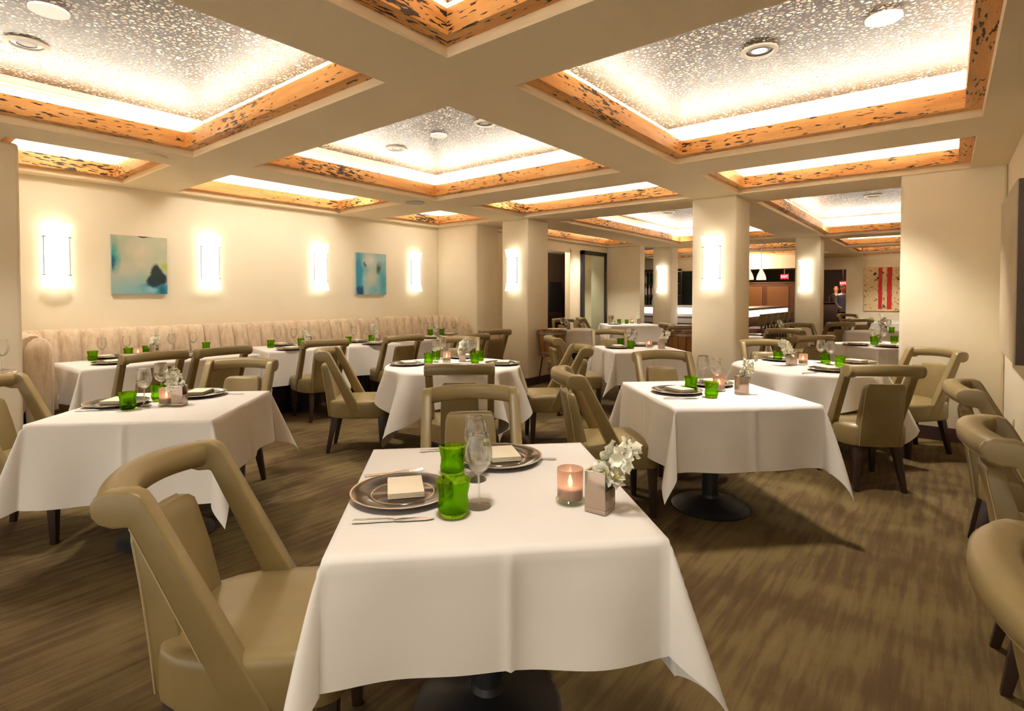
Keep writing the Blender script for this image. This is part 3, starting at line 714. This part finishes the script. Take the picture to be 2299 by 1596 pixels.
for i, (k, (cx, cy_, r, hf, rt)) in enumerate(RD.items()):
    table('rd', cx, cy_, 0, r - .006, 0, NM[k]); cloth_round(cx, cy_, rt, r, hf, NM[k], seed=20 + i)

# ------------------------------------------------------------------ table setting
ZI = ZC + .002
def make_tumbler():
    o = MB().lathe([(.001, .002), (.024, .002), (.031, .0), (.036, .006), (.0405, .018), (.0415, .03), (.0390, .044), (.0385, .058), (.0425, .076), (.0455, .095), (.0432, .0955), (.0400, .076), (.0358, .058), (.0362, .044), (.0385, .03), (.0375, .02), (.033, .013), (.001, .011)], 26).build('glass_tumbler', 'green', ang=60)
    o['category'] = 'glass'; return o
def make_wine():
    t = empty('wine_glass'); t['category'] = 'glass'
    MB().lathe([(.0035, .098), (.010, .100), (.026, .114), (.037, .135), (.041, .155), (.040, .175), (.035, .200), (.0315, .217), (.0305, .2175), (.0335, .200), (.0385, .175), (.0395, .155), (.0355, .136), (.025, .116), (.008, .1025), (.001, .102)], 28).build('bowl', 'glass', t, ang=60)
    MB().lathe([(.001, .006), (.0045, .008), (.0035, .02), (.0032, .07), (.0042, .098), (.001, .1)], 10).build('stem', 'glass', t)
    MB().lathe([(.001, 0), (.036, 0), (.0375, .0015), (.034, .003), (.012, .0055), (.003, .010), (.001, .010)], 28).build('foot', 'glass', t)
    return t
def make_charger():
    t = empty('charger_plate'); t['category'] = 'plate'
    MB().lathe([(.001, .004), (.08, .004), (.10, .0), (.105, .0), (.158, .014), (.162, .019), (.157, .0195), (.112, .010), (.101, .0075), (.092, .0095), (.001, .0095)], 56).build('plate', 'charger', t, ang=30)
    MB().lathe([(.1585, .0175), (.163, .0185), (.164, .0205), (.1585, .0205)], 56).build('rim', 'silver', t)
    MB().lathe([(.0955, .0078), (.0975, .0094), (.0995, .0094), (.1005, .0078)], 56).build('well_glint', 'silver', t)  # bright ring modelled in place of the reflection along the well ridge
    return t
def make_napkin():
    t = empty('folded_napkin'); t['category'] = 'napkin'
    for k in range(4):
        MB().box(-.056 + .001*(k % 2), .056, -.080, .080 - .001*k, k*.0046, k*.0046 + .0041).build('fold', 'napkin', t, bevel=.0015)
    return t
def make_knife():
    t = empty('table_knife'); t['category'] = 'knife'
    MB().loft([[(x, -w_, 0.001), (x, w_, .001), (x, w_, h), (x, -w_, h)] for x, w_, h in ((-.115, .006, .006), (-.11, .0075, .009), (-.02, .0055, .008), (0, .005, .006))]).build('handle', 'silver', t, bevel=.001)
    MB().loft([[(x, -w_, 0.002), (x, w_, .002), (x, w_, .0035), (x, -w_, .0035)] for x, w_ in ((0, .005), (.02, .010), (.09, .010), (.112, .002))]).build('blade', 'silver', t)
    return t
def make_fork():
    t = empty('table_fork'); t['category'] = 'fork'
    MB().loft([[(x, -w_, z), (x, w_, z), (x, w_, z+.003), (x, -w_, z+.003)] for x, w_, z in ((-.11, .007, .001), (-.02, .004, .002), (.03, .004, .006), (.045, .011, .005))]).build('handle', 'silver', t)
    m = MB()
    for k in range(4): m.tube([(.043, -.0095+k*.0063, .0065), (.07, -.0095+k*.0063, .004), (.095, -.0095+k*.0063, .009)], [.0022, .002, .0012], 5)
    m.build('tines', 'silver', t); return t
def make_votive():
    t = empty('votive_candle'); t['category'] = 'candle'
    MB().lathe([(.001, .012), (.036, .012), (.0375, .018), (.0385, .10), (.0365, .10), (.0355, .022), (.001, .018)], 28).build('cup', 'votive', t, ang=50)
    MB().lathe([(.001, 0), (.038, 0), (.042, .003), (.043, .010), (.038, .014), (.001, .012)], 28).build('foot', 'footglass', t)
    MB().lathe([(.001, .019), (.033, .019), (.033, .045), (.001, .043)], 20).build('wax', 'white', t)
    MB().lathe([(.001, .045), (.006, .052), (.0075, .060), (.004, .072), (.0005, .082)], 10).build('flame', 'flame', t)
    return t
def make_vase():
    t = empty('bud_vase'); t['category'] = 'vase'
    m = MB(); a = .032; H = .115
    m.box(-a, a, -a, a, 0, .012)
    m.box(-a, a, -a, -a+.005, .012, H); m.box(-a, -a+.005, -a+.005, a-.005, .012, H); m.box(-a, a, a-.005, a, .012, H)
    # the side with the cut-out
    m.box(a-.005, a, -a+.005, a-.005, .012, .062)
    m.build('body', 'vase', t, bevel=.0015)
    MB().box(-a, a-.006, -a-.0004, -a+.0054, H, H+.002).box(-a, a-.006, a-.0054, a+.0004, H, H+.002).box(-a-.0004, -a+.0054, -a, a, H, H+.002).build('rim', 'silver', t)
    return t
def make_orchid(n=8, seed=1, lean=.0, tall=.0):
    rnd = random.Random(seed); t = empty('orchid_spray'); t['category'] = 'flowers'
    def spine(k): return Vector((.008 + (.05+lean)*k*k + .03*k, .01*sin(3*k), .0 + (.125+tall)*k))
    MB().tube([spine(k/8 * 1.0) for k in range(9)], [.003]*5 + [.002]*4, 6).build('stem', 'stem', t)
    leaf = MB()
    for s in (-1, 1): leaf.grid(lambda a, b: (.01+.045*a, s*(.004+.012*a)+(b-.5)*.020*sin(pi*min(.97, a+.05)), .0+.05*a-.03*a*a), 5, 2)
    leaf.build('leaf', 'stem', t)
    def petal(m, ang, ln, wd, T):
        def g(a, b):
            x = ln*a; y = (b-.5)*wd*(sin(pi*min(.985, .1+.88*a))**.7)*1.0; z = .25*ln*a*a - .1*ln + 3.0*y*y/ln*.5 + .004*sin(7*a+5*b)
            c_, s_ = cos(ang), sin(ang); return (x*c_-y*s_, x*s_+y*c_, z)
        m.grid(g, 5, 4, T)
    for i in range(n):
        k = .22 + .80*i/(n-1); p = spine(k); an = i*2.3 + rnd.uniform(-.4, .4); sc_ = 1.55 - .35*k
        d = Vector((cos(an)*1.0, sin(an)*1.0, rnd.uniform(-.25, .5))).normalized(); p2 = p + d*rnd.uniform(.016, .034)
        T = Matrix.Translation(p2) @ d.to_track_quat('Z', 'Y').to_matrix().to_4x4() @ Matrix.Rotation(rnd.uniform(0, 6), 4, 'Z') @ Matrix.Scale(sc_, 4)
        m = MB()
        for q in range(5): petal(m, q*2*pi/5 + (.1 if q % 2 else 0), .030 if q in (1, 4) else .026, .030 if q in (1, 4) else .018, T)
        bl = m.build('blossom', 'petal', t, ang=180)
        if i < 4: MB().lathe([(.001, -.004), (.005, 0), (.004, .008), (.001, .011)], 8, T=T).build('lip', 'lip', bl)
    return t
PRO = dict(tumbler=make_tumbler(), wine=make_wine(), charger=make_charger(), napkin=make_napkin(), knife=make_knife(), fork=make_fork(), votive=make_votive(), vase=make_vase(), orchid=make_orchid())
PRO['orchid_tall'] = make_orchid(6, 5, -.03, .05)
TX = dict(tumbler='green tumbler', wine='stemmed wine glass', charger='dark glossy charger plate', napkin='folded cream napkin', knife='silver table knife', fork='silver table fork',
          votive='lit votive candle in a smoky glass', vase='small square bronze bud vase', orchid='white orchid spray', orchid_tall='thin tall white orchid spray')
GR = dict(tumbler='green tumblers', wine='wine glasses', charger='charger plates', napkin='folded napkins', knife='table knives', fork='table forks', votive='votive candles', vase='bud vases', orchid='orchid sprays', orchid_tall='orchid sprays')
WORD = dict(charger=('nearest the camera', 'farthest from the camera'), )
def put(tb, kind, px, py, side='', rz=0, z=0, s=1.0):
    x, y = at(px, py, ZC) if px > 20 else (px, py)
    if kind == 'napkin': z = .0105
    if kind.startswith('orchid'): z = .062
    l = TX[kind] + ((' ' + side) if side else '') + ' on ' + NM[tb]
    inst(kind, PRO[kind], (x, y, ZI + z), rz, l, GR[kind], (s, s, s))
A0 = R(-45)      # along the table's long side
def vase_set(tb, px, py, kind='orchid', rz=.3, s=1.0, vr=A0):
    put(tb, 'vase', px, py, '', vr, s=s); x, y = at(px, py, ZC) if px > 20 else (px, py)
    inst(kind, PRO[kind], (x, y, ZI + .062*s), rz, TX[kind] + ' on ' + NM[tb], GR[kind], (s, s, s))
# nearest table
put('T1', 'charger', 905, 1112, 'at the near left'); put('T1', 'napkin', 910, 1107, 'at the near left', A0 + .12)
put('T1', 'charger', 1122, 1033, 'at the back'); put('T1', 'napkin', 1128, 1030, 'at the back', A0 + .12)
put('T1', 'tumbler', 1018, 1158, 'in front of the other one', s=1.1); put('T1', 'tumbler', 1016, 1066, 'behind the other one', s=1.06)
put('T1', 'wine', 1075, 1137, 'in front of the other one'); put('T1', 'wine', 1068, 1077, 'behind the other one', s=1.0)
put('T1', 'knife', 885, 1171, 'below the near charger plate', A0 + .02 + R(0), s=1.0); put('T1', 'fork', 890, 1064, 'above the near charger plate', A0 + .18)
put('T1', 'fork', 1192, 1031, 'right of the back charger plate', A0 + pi - .2, s=.9); put('T1', 'knife', 1000, 1012, 'left of the back charger plate', A0 + .1, s=.9)
put('T1', 'votive', 1280, 1128, s=1.05); vase_set('T1', 1347, 1146, rz=R(-75), s=1.05, vr=R(-88))
# left square table
put('T2', 'charger', 262, 909, 'at the near left'); put('T2', 'napkin', 265, 906, 'at the near left', A0); put('T2', 'charger', 445, 888, 'at the right'); put('T2', 'napkin', 448, 886, 'at the right', A0)
put('T2', 'tumbler', 287, 919, 'at the front'); put('T2', 'tumbler', 357, 899, 'behind the candle'); put('T2', 'wine', 324, 912, 'left of the candle'); put('T2', 'wine', 362, 893, 'behind the candle')
put('T2', 'knife', 222, 922, 'by the near left plate', A0 + .1); put('T2', 'fork', 508, 886, 'right of the right plate', A0 + pi); put('T2', 'votive', 374, 910); vase_set('T2', 403, 910, rz=A0 + 2.5)
# right square table
put('T3', 'charger', 1520, 881, 'at the near left'); put('T3', 'napkin', 1525, 880, 'at the near left', A0 + .3); put('T3', 'charger', 1592, 864, 'at the back'); put('T3', 'napkin', 1600, 862, 'at the back', A0 + .3)
put('T3', 'tumbler', 1551, 878, 'left of the other one'); put('T3', 'tumbler', 1597, 892, 'right of the other one'); put('T3', 'wine', 1578, 868, 'at the back'); put('T3', 'wine', 1609, 878, 'beside the candle')
put('T3', 'knife', 1530, 896, 'below the near plate', A0); put('T3', 'fork', 1640, 862, 'right of the back plate', A0 + pi); put('T3', 'votive', 1614, 878); vase_set('T3', 1665, 885, 'orchid_tall', rz=A0)
# middle round table
for px, py, sd in ((915, 819, 'at the left'), (1128, 818, 'at the right'), (1032, 837, 'at the front'), (1040, 803, 'at the back')):
    put('T4', 'charger', px, py, sd); put('T4', 'napkin', px + 2, py - 1, sd, A0 + random.uniform(-.5, .5))
for px, py, sd in ((962, 816, 'at the front left'), (979, 808, 'at the back left'), (1077, 810, 'at the back right'), (1066, 816, 'at the front right')): put('T4', 'tumbler', px, py, sd)
for px, py, sd in ((977, 813, 'at the far left'), (993, 806, 'behind the candle'), (1054, 812, 'at the front right'), (1062, 806, 'at the back right')): put('T4', 'wine', px, py, sd)
put('T4', 'votive', 1003, 813); vase_set('T4', 1038, 812, rz=A0 + 1.2); put('T4', 'fork', 1084, 835, 'by the front plate', R(45)); put('T4', 'knife', 985, 838, 'by the front plate', R(45))
# right round table
for px, py, sd in ((1862, 832, 'at the front right'), (1750, 809, 'at the back left'), (1700, 822, 'at the left'), (1925, 815, 'at the back right')):
    if sd != 'at the left': put('T5', 'charger', px, py, sd); put('T5', 'napkin', px - 4, py - 1, sd, A0 + random.uniform(-.6, .6))
for px, py, sd in ((1746, 811, 'at the left'), (1853, 816, 'in the middle'), (1886, 823, 'at the right')): put('T5', 'tumbler', px, py, sd)
put('T5', 'wine', 1843, 815, 'left of the other one'); put('T5', 'wine', 1864, 819, 'right of the other one'); put('T5', 'votive', 1803, 819); vase_set('T5', 1777, 820, rz=A0 + 3, s=1.1)
put('T5', 'knife', 1820, 838, 'by the front plate', R(-20)); put('T5', 'fork', 1775, 807, 'by the back plate', R(-20))
# square table between pillars
put('T6', 'charger', 1387, 781, 'at the left'); put('T6', 'napkin', 1388, 780, 'at the left', A0); put('T6', 'charger', 1440, 776, 'at the back'); put('T6', 'napkin', 1441, 775, 'at the back', A0)
put('T6', 'tumbler', 1393, 777, 'left of the other one'); put('T6', 'tumbler', 1416, 783, 'right of the other one'); put('T6', 'wine', 1410, 776, 'left of the other one'); put('T6', 'wine', 1424, 778, 'right of the other one')
put('T6', 'votive', 1457, 781); vase_set('T6', 1485, 783, rz=A0)
# bench tables
for px, py, sd in ((252, 816, 'at the front left'), (238, 804, 'at the back left'), (400, 803, 'at the front right'), (395, 793, 'at the back right')): put('B1', 'charger', px, py, sd); put('B1', 'napkin', px, py, sd, 0)
for px, py, sd in ((208, 810, 'at the far left'), (288, 802, 'left of the flowers'), (330, 796, 'right of the flowers'), (463, 787, 'at the far right')): put('B1', 'tumbler', px, py, sd)
for px, py, sd in ((229, 808, 'leftmost of the four'), (284, 802, 'second of the four'), (386, 794, 'third of the four'), (434, 790, 'rightmost of the four')): put('B1', 'wine', px, py, sd)
vase_set('B1', 346, 798, rz=1); put('B1', 'votive', 310, 802)
put('B2', 'charger', 652, 785, 'at the front'); put('B2', 'napkin', 652, 784, 'at the front', 0); put('B2', 'charger', 630, 776, 'at the back'); put('B2', 'napkin', 630, 775, 'at the back', 0)
put('B2', 'tumbler', 608, 781, 'at the left'); put('B2', 'tumbler', 676, 777, 'beside the flowers'); put('B2', 'wine', 624, 779, 'left of the other one'); put('B2', 'wine', 660, 776, 'right of the other one'); vase_set('B2', 693, 776, rz=2)
put('B3', 'charger', 840, 773, 'at the front'); put('B3', 'napkin', 840, 772, 'at the front', 0); put('B3', 'charger', 803, 768, 'at the back'); put('B3', 'napkin', 803, 767, 'at the back', 0)
put('B3', 'tumbler', 782, 772, 'at the left'); put('B3', 'tumbler', 834, 768, 'beside the flowers'); put('B3', 'wine', 795, 770, 'left of the other one'); put('B3', 'wine', 821, 768, 'right of the other one'); vase_set('B3', 848, 771, 'orchid_tall', rz=2)
for px, py, sd in ((968, 759, 'at the front'), (1008, 752, 'at the back right')): put('B4', 'charger', px, py, sd); put('B4', 'napkin', px, py, sd, 0)
for px, py, sd in ((966, 753, 'left of the flowers'), (992, 752, 'right of the flowers'), (918, 754, 'at the far left')): put('B4', 'tumbler', px, py, sd) if px > 940 else None
for px, py, sd in ((957, 756, 'leftmost of the three'), (998, 753, 'middle of the three'), (1019, 751, 'rightmost of the three')): put('B4', 'wine', px, py, sd)
vase_set('B4', 982, 755, rz=2)
# far tables
vase_set('T7', 1276, 739, rz=2); put('T7', 'wine', 1262, 739, 'beside the flowers')
put('T8', 'tumbler', 1390, 726, 'left of the other one'); put('T8', 'tumbler', 1407, 727, 'right of the other one'); put('T8', 'votive', 1419, 726); vase_set('T8', 1434, 727, 'orchid_tall', rz=1); put('T8', 'charger', 1380, 728); put('T8', 'napkin', 1380, 728, '', 0)
put('T9', 'charger', 1920, 775, 'at the left'); put('T9', 'napkin', 1920, 774, 'at the left', 0); put('T9', 'charger', 1995, 779, 'at the right'); put('T9', 'napkin', 1993, 778, 'at the right', 0)
put('T9', 'tumbler', 1963, 774, 'left of the other one', s=1.1); put('T9', 'tumbler', 2007, 771, 'right of the other one'); put('T9', 'wine', 1984, 772); vase_set('T9', 1971, 769, rz=2)
vase_set('T10', 1985, 746, rz=1); put('T10', 'tumbler', 2002, 747); put('T10', 'wine', 1995, 745, 'beside the flowers')
vase_set('T11', 1757, 745, rz=1); put('T11', 'tumbler', 1742, 745, 'left of the flowers'); put('T11', 'tumbler', 1770, 745, 'right of the flowers'); put('T11', 'charger', 1690, 752)
put('T12', 'tumbler', 1955, 722); vase_set('T12', 1984, 723, rz=1)

# ------------------------------------------------------------------ service pieces and the bar beyond
def wine_stand(x, y, rz, label):
    t = tag(empty('wine_stand', (x, y, 0), rz), label, 'stand')
    m = MB()
    for k in range(12):
        a0, a1 = 2*pi*k/12 + .03, 2*pi*(k+1)/12 - .03
        m.add([(.19*cos(a0), .19*sin(a0), .45), (.19*cos(a1), .19*sin(a1), .45), (.225*cos(a1), .225*sin(a1), .86), (.225*cos(a0), .225*sin(a0), .86),
               (.17*cos(a0), .17*sin(a0), .45), (.17*cos(a1), .17*sin(a1), .45), (.205*cos(a1), .205*sin(a1), .86), (.205*cos(a0), .205*sin(a0), .86)],
              [(0, 1, 2, 3), (7, 6, 5, 4), (0, 4, 5, 1), (3, 2, 6, 7), (0, 3, 7, 4), (1, 5, 6, 2)])
    m.build('staves', 'walnut_light', t)
    for z, r in ((.50, .20), (.80, .227)): MB().lathe([(r-.004, z), (r+.002, z), (r+.004, z+.03), (r-.002, z+.03)], 24).build('hoop', 'ring', t)
    for k in range(3): a_ = 2*pi*k/3; MB().tube([(.15*cos(a_), .15*sin(a_), .46), (.22*cos(a_), .22*sin(a_), 0)], .012, 6).build('leg', 'leg', t)
    MB().lathe([(.01, .45), (.175, .45), (.175, .46), (.01, .46)], 20).build('bottom', 'leg', t)
x, y = at(1240, 741, .86); wine_stand(x, y, 0, 'slatted wooden wine stand behind the pillar at the dark doorway')
x, y = at(1535, 744, .86); wine_stand(x, y, 0, 'slatted wooden wine stand left of the centre pillar')
x, y = on_v(4, 800, 5.3)[:2]
t = tag(empty('side_stand', (x - .12, 5.3, 0)), 'small metal side stand cut by the left edge', 'stand')
MB().lathe([(.01, .84), (.20, .84), (.205, .85), (.20, .86), (.01, .86)], 28).build('top', 'silver', t); MB().tube([(0, 0, .02), (0, 0, .84)], .02, 8).build('pole', 'ring', t); MB().lathe([(.01, 0), (.17, 0), (.17, .015), (.02, .03), (.01, .03)], 24).build('base', 'ring', t)
for k, (dx, dy) in enumerate(((.06, -.05), (.13, .05), (.0, .08))):
    inst('wine', PRO['wine'], (x - .12 + dx, 5.3 + dy, .861), 0, 'upturned-looking clear wine glass on the side stand at left, ' + ('front one', 'right one', 'back one')[k], 'wine glasses', (1, 1, 1))

# bar
t = tag(empty('bar_counter', (13.4, 5.6, 0)), 'pale stone bar counter with glowing edge beyond the pillars', 'bar')
MB().box(-.1, .45, -1.3, 2.2, 0, .95).build('front', 'stone', t); MB().box(-.2, .5, -1.3, 2.2, 1.10, 1.15).build('top', 'stone', t); MB().box(-.13, .47, -1.3, 2.2, .955, 1.095).build('lit_edge', 'bar_glow', t)
m = MB()
for z in (.3, .5, .68, .84): m.box(-.112, -.10, -1.3, 2.2, z, z + .035)
m.build('groove', 'canvas_edge', t, smooth=False)
t = tag(empty('bar_counter', (13.6, 3.45, 0)), 'brown bar counter with glowing edge behind the row of stools', 'bar')
MB().box(-2.1, 2.4, -.1, .35, 0, .93).build('front', 'walnut', t); MB().box(-2.15, 2.45, -.2, .4, 1.08, 1.13).build('top', 'walnut', t); MB().box(-2.12, 2.42, -.14, .38, .935, 1.075).build('lit_edge', 'bar_glow', t)
def make_stool():
    t = empty('bar_stool'); t['category'] = 'stool'
    MB().lathe([(.01, .68), (.19, .68), (.205, .70), (.205, .74), (.18, .76), (.01, .765)], 20).build('seat', 'walnut', t)
    m = MB(); m.grid(lambda a, b: (.20*cos(R(-60+120*a)-pi/2+pi)*1.0 if False else .21*sin(R(-55+110*a)), -.21*cos(R(-55+110*a)) - .05*b, .80 + .24*b), 8, 3)
    m.grid(lambda a, b: (.185*sin(R(-55+110*a)), -.185*cos(R(-55+110*a)) - .05*b, .80 + .24*b), 8, 3)
    m.build('backrest', 'leather', t, ang=80)
    for s in (-1, 1): MB().box(s*.14-.012, s*.14+.012, -.2, -.17, .70, .85).build('back_post', 'leg', t)
    for sx in (-1, 1):
        for sy in (-1, 1): MB().tube([(sx*.12, sy*.12, .69), (sx*.18, sy*.18, 0)], .014, 6).build('leg', 'leg', t)
    MB().tube([(.16*cos(2*pi*k/16), .16*sin(2*pi*k/16), .25) for k in range(17)], .008, 5).build('footrest', 'ring', t)
    return t
ST = make_stool(); ords = ('nearest', 'second nearest', 'third', 'middle', 'fifth', 'sixth', 'farthest')
for k in range(7): inst('stool', ST, (11.3 + .5*k, 2.95, 0), 0, 'brown bar stool with low leather back, %s in the row at the bar' % ords[k], 'bar stools', None)
t = tag(empty('back_bar_shelf', (15.6, 7.3, 0)), 'dark back-bar shelf unit full of bottles seen past the mirror wall', 'shelf')
MB().box(.0, .05, -1.2, 1.2, 0, 2.2).build('back', 'dark', t)
for z in (1.05, 1.4, 1.75, 2.1): MB().box(-.3, .0, -1.2, 1.2, z, z+.02).build('shelf_board', 'walnut', t)
rnd = random.Random(3); bm_ = []
for c0, r_ in (((.04, .10, .05), .036), ((.5, .45, .3), .04), ((.30, .10, .03), .038), ((.75, .72, .65), .035)):
    mm = mat('bottle_tint', c0, .15); bo = empty('bottle'); bo['category'] = 'bottle'
    MB().lathe([(.01, 0), (r_, .0), (r_, .17), (r_*.8, .20), (.014, .225), (.013, .29), (.001, .29)], 14).build('body', mm, bo); MB().lathe([(.001, .285), (.015, .285), (.015, .31), (.001, .31)], 10).build('cap', 'silver', bo); bm_.append(bo)
si = 0
for zi, z in enumerate((1.07, 1.42, 1.77)):
    for k in range(7):
        y = 7.3 - .72 + k*.11; i = rnd.randrange(4)
        inst('bot%d' % i, bm_[i], (15.42, y, z), 0, 'liquor bottle on the back-bar shelf, %s row, %s from left' % (('lowest', 'middle', 'upper')[zi], ('seventh', 'sixth', 'fifth', 'fourth', 'third', 'second', 'first')[k]), 'bottles on the back bar')
for i in range(4):
    if 'bot%d' % i not in used: inst('bot%d' % i, bm_[i], (15.45, 7.3, 1.07), 0, 'spare liquor bottle standing between the rows on the back bar', 'bottles on the back bar')
t = tag(empty('dark_green_screen', (16.2, 6.2, 0)), 'tall dark green panel behind the bar left of the centre pillar', 'screen'); MB().box(0, .06, -.9, .55, 0, 2.1).build('panel', 'green_panel', t); MB().box(-.01, .07, -.95, -.9, 0, 2.12).build('post', 'dark', t)
t = tag(empty('wooden_cabinet', (17.9, 4.3, 0)), 'brown wooden cabinet with two panelled doors beyond the bar', 'cabinet')
MB().box(0, .5, -.85, .9, 0, 1.78).build('body', 'walnut', t)
for y0, y1 in ((-.62, -.02), (.12, .75)): MB().box(-.02, .0, y0, y1, .2, 1.68).build('door', 'walnut_light', t)
MB().box(-.03, .53, -.88, .93, 1.78, 1.82).build('top', 'walnut', t)
def make_pendant():
    t = empty('pendant_lamp'); t['category'] = 'lamp'
    MB().lathe([(.11, 0), (.105, .06), (.08, .14), (.05, .20), (.03, .25), (.022, .27), (.018, .26), (.045, .2), (.075, .14), (.10, .06), (.105, .003)], 20).build('shade', 'pendant', t)
    MB().tube([(0, 0, .27), (0, 0, .80)], .006, 6).build('cord', 'ring', t); MB().lathe([(.01, .78), (.05, .78), (.05, .81), (.01, .81)], 14).build('ceiling_cup', 'ring', t)
    return t
PD = make_pendant()
for px, u, sd in ((1709, 13.9, 'right one, fully in view'), (1681, 13.6, 'left one, half hidden by the centre pillar')):
    x, y, z = on_u(px, 633, u); inst('pd', PD, (x, y, HC - .81), 0, 'bell-shaped pendant lamp over the bar, ' + sd, 'pendant lamps')
def exit_sign(px, py, u, label):
    x, y, z = on_u(px, py, u); t = tag(empty('exit_sign', (x, y, z)), label, 'sign')
    MB().box(-.02, .02, -.11, .11, -.075, .075).build('housing', 'exit', t)
    MB().tube([(0, 0, .09), (0, 0, 2.6 - z)], .01, 6).build('mount', 'ring', t)
    cu = bpy.data.curves.new('lettering', 'FONT'); cu.body = 'EXIT'; cu.size = .095; cu.align_x = 'CENTER'; cu.align_y = 'CENTER'; cu.extrude = .002
    tmp = bpy.data.objects.new('tmp', cu); COL.objects.link(tmp); bpy.context.view_layer.update(); me = bpy.data.meshes.new_from_object(tmp.evaluated_get(bpy.context.evaluated_depsgraph_get())); bpy.data.objects.remove(tmp)
    me.materials.clear(); me.materials.append(M['exit_text']); o = bpy.data.objects.new('lettering', me); COL.objects.link(o); o.parent = t; o.location = (-.024, 0, 0); o.rotation_euler = (pi/2, 0, -pi/2)
exit_sign(1761, 621, 18.8, 'red exit sign above the bar cabinet'); exit_sign(1893, 636, 23, 'red exit sign above the two people in the lobby')

# lobby beyond the far opening: host stand and two people
t = tag(empty('host_stand', (24.4, 3.42, 0)), 'dark wooden host stand in the lobby opening', 'stand')
MB().box(-.25, .25, -.35, .35, 0, 1.12).build('body', 'suit', t, bevel=.01); MB().box(-.28, .28, -.38, .38, 1.12, 1.16).build('top', 'leg', t)
def person(x, y, rz, top, label, h=1.0, hair=None):
    t = tag(empty('person', (x, y, 0), rz), label, 'person')
    def el(z, rx, ry, dy=0): return [(rx*cos(2*pi*j/20), dy + ry*sin(2*pi*j/20), z*h) for j in range(20)]
    m = MB()   # trunk, neck and head as one surface (faces +y)
    m.loft([el(.86, .15, .11), el(1.0, .155, .115), el(1.15, .15, .11), el(1.30, .18, .12), el(1.42, .20, .11), el(1.47, .13, .08), el(1.50, .062, .06), el(1.545, .055, .058), el(1.58, .065, .075, .01),
            el(1.63, .075, .095, .012), el(1.69, .080, .10, .01), el(1.75, .070, .088, .005), el(1.785, .035, .045, 0)])
    m.box(-.012, .012, .10, .128, 1.64*h, 1.68*h); m.box(-.088, -.072, -.02, .02, 1.64*h, 1.70*h); m.box(.072, .088, -.02, .02, 1.64*h, 1.70*h)
    m.build('body', 'skin', t, ang=70)
    m = MB(); m.loft([el(.80, .17, .13), el(1.0, .168, .128), el(1.15, .165, .125), el(1.30, .195, .135), el(1.42, .212, .125), el(1.475, .145, .092)])
    for s in (-1, 1):
        m.tube([(s*.20, 0, 1.40*h), (s*.25, .01, 1.15*h), (s*.22, .16, .98*h)], [.058, .048, .036], 10)
    m.build('jacket' if top == 'suit' else 'shirt', top, t, ang=60)
    for s in (-1, 1):
        MB().tube([(s*.22, .16, .98*h), (s*.20, .22, .97*h), (s*.19, .26, .96*h)], [.032, .036, .022], 8).build('hand', 'skin', t)
        for k in range(4): MB().tube([(s*(.205-.015*k), .25, .965*h), (s*(.20-.015*k), .29, .955*h), (s*(.195-.015*k), .31, .94*h)], [.009, .008, .006], 5).build('finger', 'skin', t)
    m = MB()
    for s in (-1, 1): m.tube([(s*.085, 0, .88*h), (s*.095, .01, .48*h), (s*.10, 0, .06)], [.09, .062, .045], 12); m.box(s*.10-.045, s*.10+.045, -.08, .17, 0, .08)
    m.build('trousers', 'suit', t, ang=60)
    if top == 'suit': MB().loft([[(-.02, .118, 1.40*h), (.02, .118, 1.40*h), (.03, .105, 1.47*h), (-.03, .105, 1.47*h)], [(-.02, .128, 1.40*h), (.02, .128, 1.40*h), (.03, .115, 1.47*h), (-.03, .115, 1.47*h)]]).build('collar', 'white', t)
    for s in (-1, 1): MB().lathe([(.001, -.006), (.009, 0), (.001, .006)], 8, c=(s*.03, .102, 1.70*h)).build('eye', 'suit', t)
    if hair: MB().loft([el(1.66, .084, .10, -.012), el(1.72, .088, .105, -.008), el(1.77, .078, .095, -.004), el(1.80, .04, .05)]).build('hair', hair, t, ang=70)
person(25.4, on_u(1877, 650, 25.4)[1], R(98), 'suit', 'bald person in dark suit standing at the host stand')
person(23.4, on_u(1893, 650, 23.4)[1], R(120), 'shirt', 'person in light blue shirt beside the bald person, half cut by the wall', hair='suit')
l = bpy.data.lights.new('lobby_lamp', 'POINT'); l.energy = 22; l.color = (1, .7, .45); l.shadow_soft_size = .2
o = bpy.data.objects.new('lobby_lamp', l); COL.objects.link(o); o.location = (23.6, 3.2, 2.3)
l = bpy.data.lights.new('bar_lamp', 'POINT'); l.energy = 14; l.color = (1, .75, .5); l.shadow_soft_size = .2
o = bpy.data.objects.new('bar_lamp', l); COL.objects.link(o); o.location = (16.8, 4.6, 2.3)

l = bpy.data.lights.new('doorway_fill', 'POINT'); l.energy = 9; l.color = (1, .8, .62); l.shadow_soft_size = .15  # unseen point light added to lift the black doorway interior
o = bpy.data.objects.new('doorway_fill', l); COL.objects.link(o); o.location = (9.6, 7.2, 2.3)
